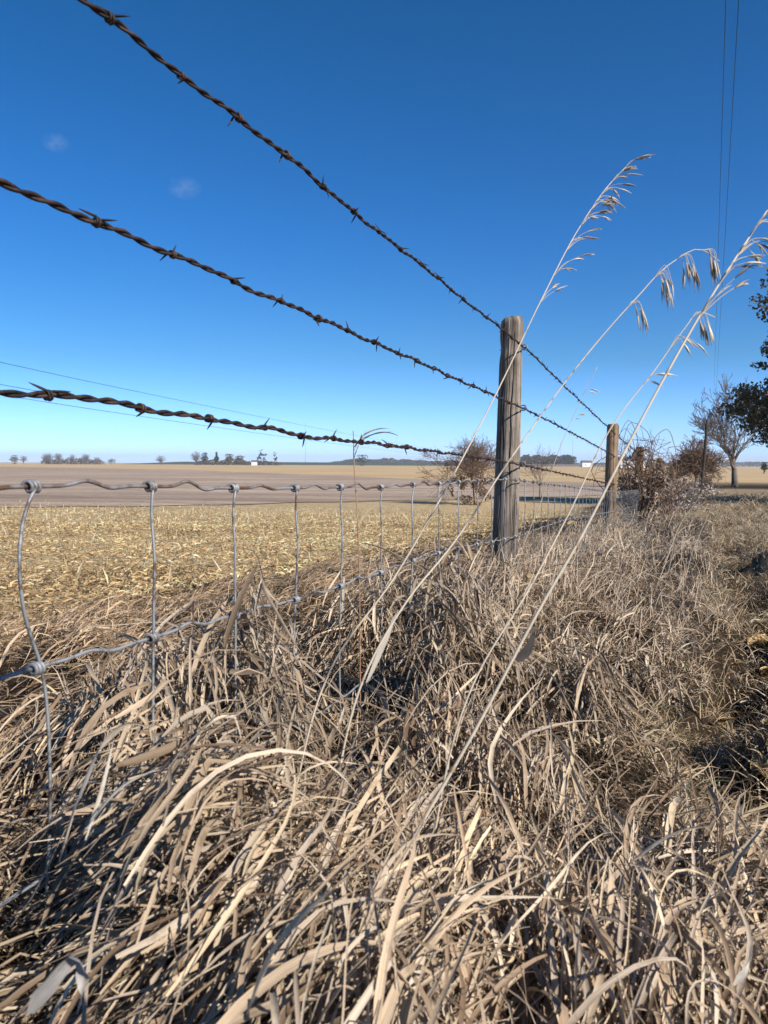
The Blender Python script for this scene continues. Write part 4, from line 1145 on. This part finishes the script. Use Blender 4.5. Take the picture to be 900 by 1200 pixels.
husk(838, 683, .07, 'little pale husk chip on the verge beyond the other husks', col=(.70, .60, .42))
husk(892, 800, .10, 'folded golden husk at the right edge below the large orange husk', col=(.62, .44, .20))
husk(858, 793, .06, 'small golden husk scrap left of the large orange husk', col=(.60, .45, .24))
husk(893, 872, .09, 'tan husk strip at the right edge level with the dark hollow', col=(.58, .44, .26))
husk(862, 712, .06, 'small ochre husk above the pale curled husk on the verge', col=(.60, .43, .2))
def yellow_leaf(px, py, D, label):
    o = broad([(px - 6, py + 4, D), (px, py, D), (px + 7, py + 1, D)], .022, label, (.55, .40, .20), (1.2, .9), 'fallen_leaf'); o['category'] = 'leaf'; o['group'] = 'tan leaves caught in the grass'
yellow_leaf(624, 672, 2.55, 'small tan leaf in the grass under the near post')
yellow_leaf(671, 610, 4.3, 'small tan leaf between the two posts')

# ------------------------------------------------------------------ two faint wisps of cloud
def cloud(px, py, wpx, hpx, label):
    D = 3000; c = at(px, py, D); s = (wpx / F * D / 2, wpx / F * D / 2, hpx / F * D / 2)
    bpy.ops.mesh.primitive_ico_sphere_add(subdivisions=3, location=c); o = bpy.context.object
    o.name = 'cloud'; o.scale = s
    m = bpy.data.materials.new('cloud_vapour'); m.use_nodes = True; t = m.node_tree
    t.nodes.remove(t.nodes['Principled BSDF'])
    v = N(t, 'ShaderNodeVolumePrincipled'); v.inputs['Color'].default_value = (1, 1, 1, 1); v.inputs['Anisotropy'].default_value = .2
    tc = N(t, 'ShaderNodeTexCoord'); ln = N(t, 'ShaderNodeVectorMath', operation='LENGTH'); t.links.new(tc.outputs['Object'], ln.inputs[0])
    mr = N(t, 'ShaderNodeMapRange'); t.links.new(ln.outputs['Value'], mr.inputs[0]); mr.inputs[1].default_value = 1.0; mr.inputs[2].default_value = 0.1; mr.inputs[3].default_value = 0; mr.inputs[4].default_value = 1
    nn = noise(t, tc.outputs['Object'], 1.5, 4, .65); nr_ = N(t, 'ShaderNodeMapRange'); t.links.new(nn.outputs[0], nr_.inputs[0]); nr_.inputs[1].default_value = .42; nr_.inputs[2].default_value = .68
    m1 = N(t, 'ShaderNodeMath', operation='MULTIPLY'); t.links.new(mr.outputs[0], m1.inputs[0]); t.links.new(nr_.outputs[0], m1.inputs[1])
    m2 = N(t, 'ShaderNodeMath', operation='MULTIPLY'); t.links.new(m1.outputs[0], m2.inputs[0]); m2.inputs[1].default_value = .42 / s[1]
    t.links.new(m2.outputs[0], v.inputs['Density']); t.links.new(v.outputs[0], t.nodes['Material Output'].inputs['Volume'])
    o.data.materials.append(m); tag(o, label, 'cloud', 'small wisps of cloud')
cloud(65, 167, 34, 22, 'tiny faint white cloud wisp at upper left')
cloud(216, 220, 44, 26, 'tiny faint white cloud wisp above the second barbed strand')

# ------------------------------------------------------------------ the photographer, crouching on the verge behind the camera
def photographer():
    gx, gy = .405, -.44
    g = float(ground_h(gx, gy))
    root = empty('person', (gx, gy, g))
    tag(root, 'person in dark jacket, jeans and cap crouching and holding out a phone', 'person')
    def skin_obj(name, verts, edges, radii, mat, sub=2):
        me = bpy.data.meshes.new(name); me.from_pydata(verts, edges, []); me.update()
        o = bpy.data.objects.new(name, me); C.objects.link(o)
        bpy.context.view_layer.objects.active = o
        sk = o.modifiers.new('skin', 'SKIN'); sk.use_smooth_shade = True
        for i, rr in enumerate(radii):
            d = me.skin_vertices[0].data[i]
            d.radius = rr if isinstance(rr, tuple) else (rr, rr); d.use_root = (i == 0)
        sb = o.modifiers.new('sub', 'SUBSURF'); sb.levels = sb.render_levels = sub
        me.materials.append(mat); o.parent = root; return o
    skin = plain_mat('skin', (.45, .28, .20), .5); jac = plain_mat('dark_jacket', (.03, .035, .05), .8); jean = plain_mat('jeans', (.06, .08, .14), .85)
    # local frame: the person faces the camera's point, up and to the left
    V = [(0, -.10, .40), (0, -.04, .60), (0, .07, .80), (0, .12, .90), (0, .15, .97), (0, .18, 1.06), (0, .20, 1.15),
         (-.10, -.08, .38), (-.15, .32, .46), (-.14, .10, .09), (-.15, .24, .03),
         (.10, -.08, .38), (.15, .32, .46), (.14, .10, .09), (.15, .24, .03),
         (-.18, .10, .87), (-.22, .32, .68), (-.06, .50, .61), (.02, .56, .60),
         (.18, .10, .87), (.35, .22, .98), (.26, .33, 1.10), (.20, .35, 1.15)]  # last row: raised arm, pose added to extend the shadow at lower left
    E = [(0, 1), (1, 2), (2, 3), (3, 4), (4, 5), (5, 6), (0, 7), (7, 8), (8, 9), (9, 10), (0, 11), (11, 12), (12, 13), (13, 14), (3, 15), (15, 16), (16, 17), (17, 18), (3, 19), (19, 20), (20, 21), (21, 22)]
    Rr = [(.15, .11), (.14, .10), (.17, .11), (.09, .08), .055, (.075, .09), (.07, .08), .085, .06, .042, .035, .085, .06, .042, .035, .06, .045, .036, .024, .06, .045, .036, .024]
    body = skin_obj('body', V, E, Rr, skin)
    J = [V[i] for i in (0, 1, 2, 3, 15, 16, 17, 19, 20, 21)]
    skin_obj('jacket', J, [(0, 1), (1, 2), (2, 3), (3, 4), (4, 5), (5, 6), (3, 7), (7, 8), (8, 9)], [(.165, .125), (.16, .12), (.19, .125), (.10, .09), .075, .058, .046, .075, .058, .046], jac)
    T = [V[i] for i in (0, 7, 8, 9, 11, 12, 13)]
    skin_obj('jeans', T, [(0, 1), (1, 2), (2, 3), (0, 4), (4, 5), (5, 6)], [(.16, .12), .095, .07, .055, .095, .07, .055], jean)
    for sx in (-.13, .13):
        skin_obj('shoe', [(sx, .05, .05), (sx, .16, .045), (sx, .28, .035)], [(0, 1), (1, 2)], [.05, .048, .035], M['roof'])
    for base_, sg in ((V[18], 1), (V[22], -1)):
        for k in range(5):
            bx_ = Vector(base_); off = Vector((0, .01, -.03 + .016 * k)) if k < 4 else Vector((sg * -.02, 0, .03))
            d = Vector((sg * .035, .045, .0)) if k < 4 else Vector((sg * .02, .03, .03))
            a = bx_ + off * .6; b_ = a + d; c_ = b_ + Vector((sg * .02, -.008, 0))
            skin_obj('finger', [tuple(bx_), tuple(a), tuple(b_), tuple(c_)], [(0, 1), (1, 2), (2, 3)], [.012, .009, .0085, .007], skin, 1)
    mb = MB(); t = np.linspace(0, 1, 12)
    tube(mb, np.stack([0 * t, .18 + 0 * t, 1.09 + .13 * t], 1), .095 * np.sqrt(np.clip(1 - t ** 2.5, .01, 1)), 20)
    tube(mb, [(0, .20, 1.095), (0, .20, 1.105)], [.13, .125], 20)
    cp = mb.build('cap', jac); cp.parent = root
    mb = MB()
    for sx in (-.03, .03): tube(mb, [(sx - .008, .275, 1.075), (sx + .008, .275, 1.075)], .006, 6)
    ey = mb.build('eyes', M['roof']); ey.parent = root
    mb = MB(); tube(mb, [(0, .265, 1.06), (0, .292, 1.035), (0, .27, 1.025)], [.008, .013, .009], 8); ns = mb.build('nose', skin); ns.parent = root
    root.rotation_euler = (0, 0, R(52))
    mb = MB(); box(mb, (0, 0, 0), (.075, .009, .155)); ph = mb.build('phone', M['cable'], smooth=False)
    bv = ph.modifiers.new('bevel', 'BEVEL'); bv.width = .004; bv.segments = 3
    ph.location = (0.0, -.03, -.02); tag(ph, 'dark phone held upright at the viewpoint', 'phone')
    return root
photographer()

# ------------------------------------------------------------------ thin haze over the plain
def haze():
    mb = MB(); box(mb, (0, 600, 24), (9000, 9000, 54))
    m = bpy.data.materials.new('haze_air'); m.use_nodes = True; t = m.node_tree; t.nodes.remove(t.nodes['Principled BSDF'])
    v = N(t, 'ShaderNodeVolumePrincipled'); v.inputs['Color'].default_value = (.93, .98, 1, 1); v.inputs['Density'].default_value = .00024; v.inputs['Anisotropy'].default_value = .1
    t.links.new(v.outputs[0], t.nodes['Material Output'].inputs['Volume'])
    tag(mb.build('haze', m, smooth=False), 'thin pale haze over the far fields', 'haze', kind='stuff')
haze()
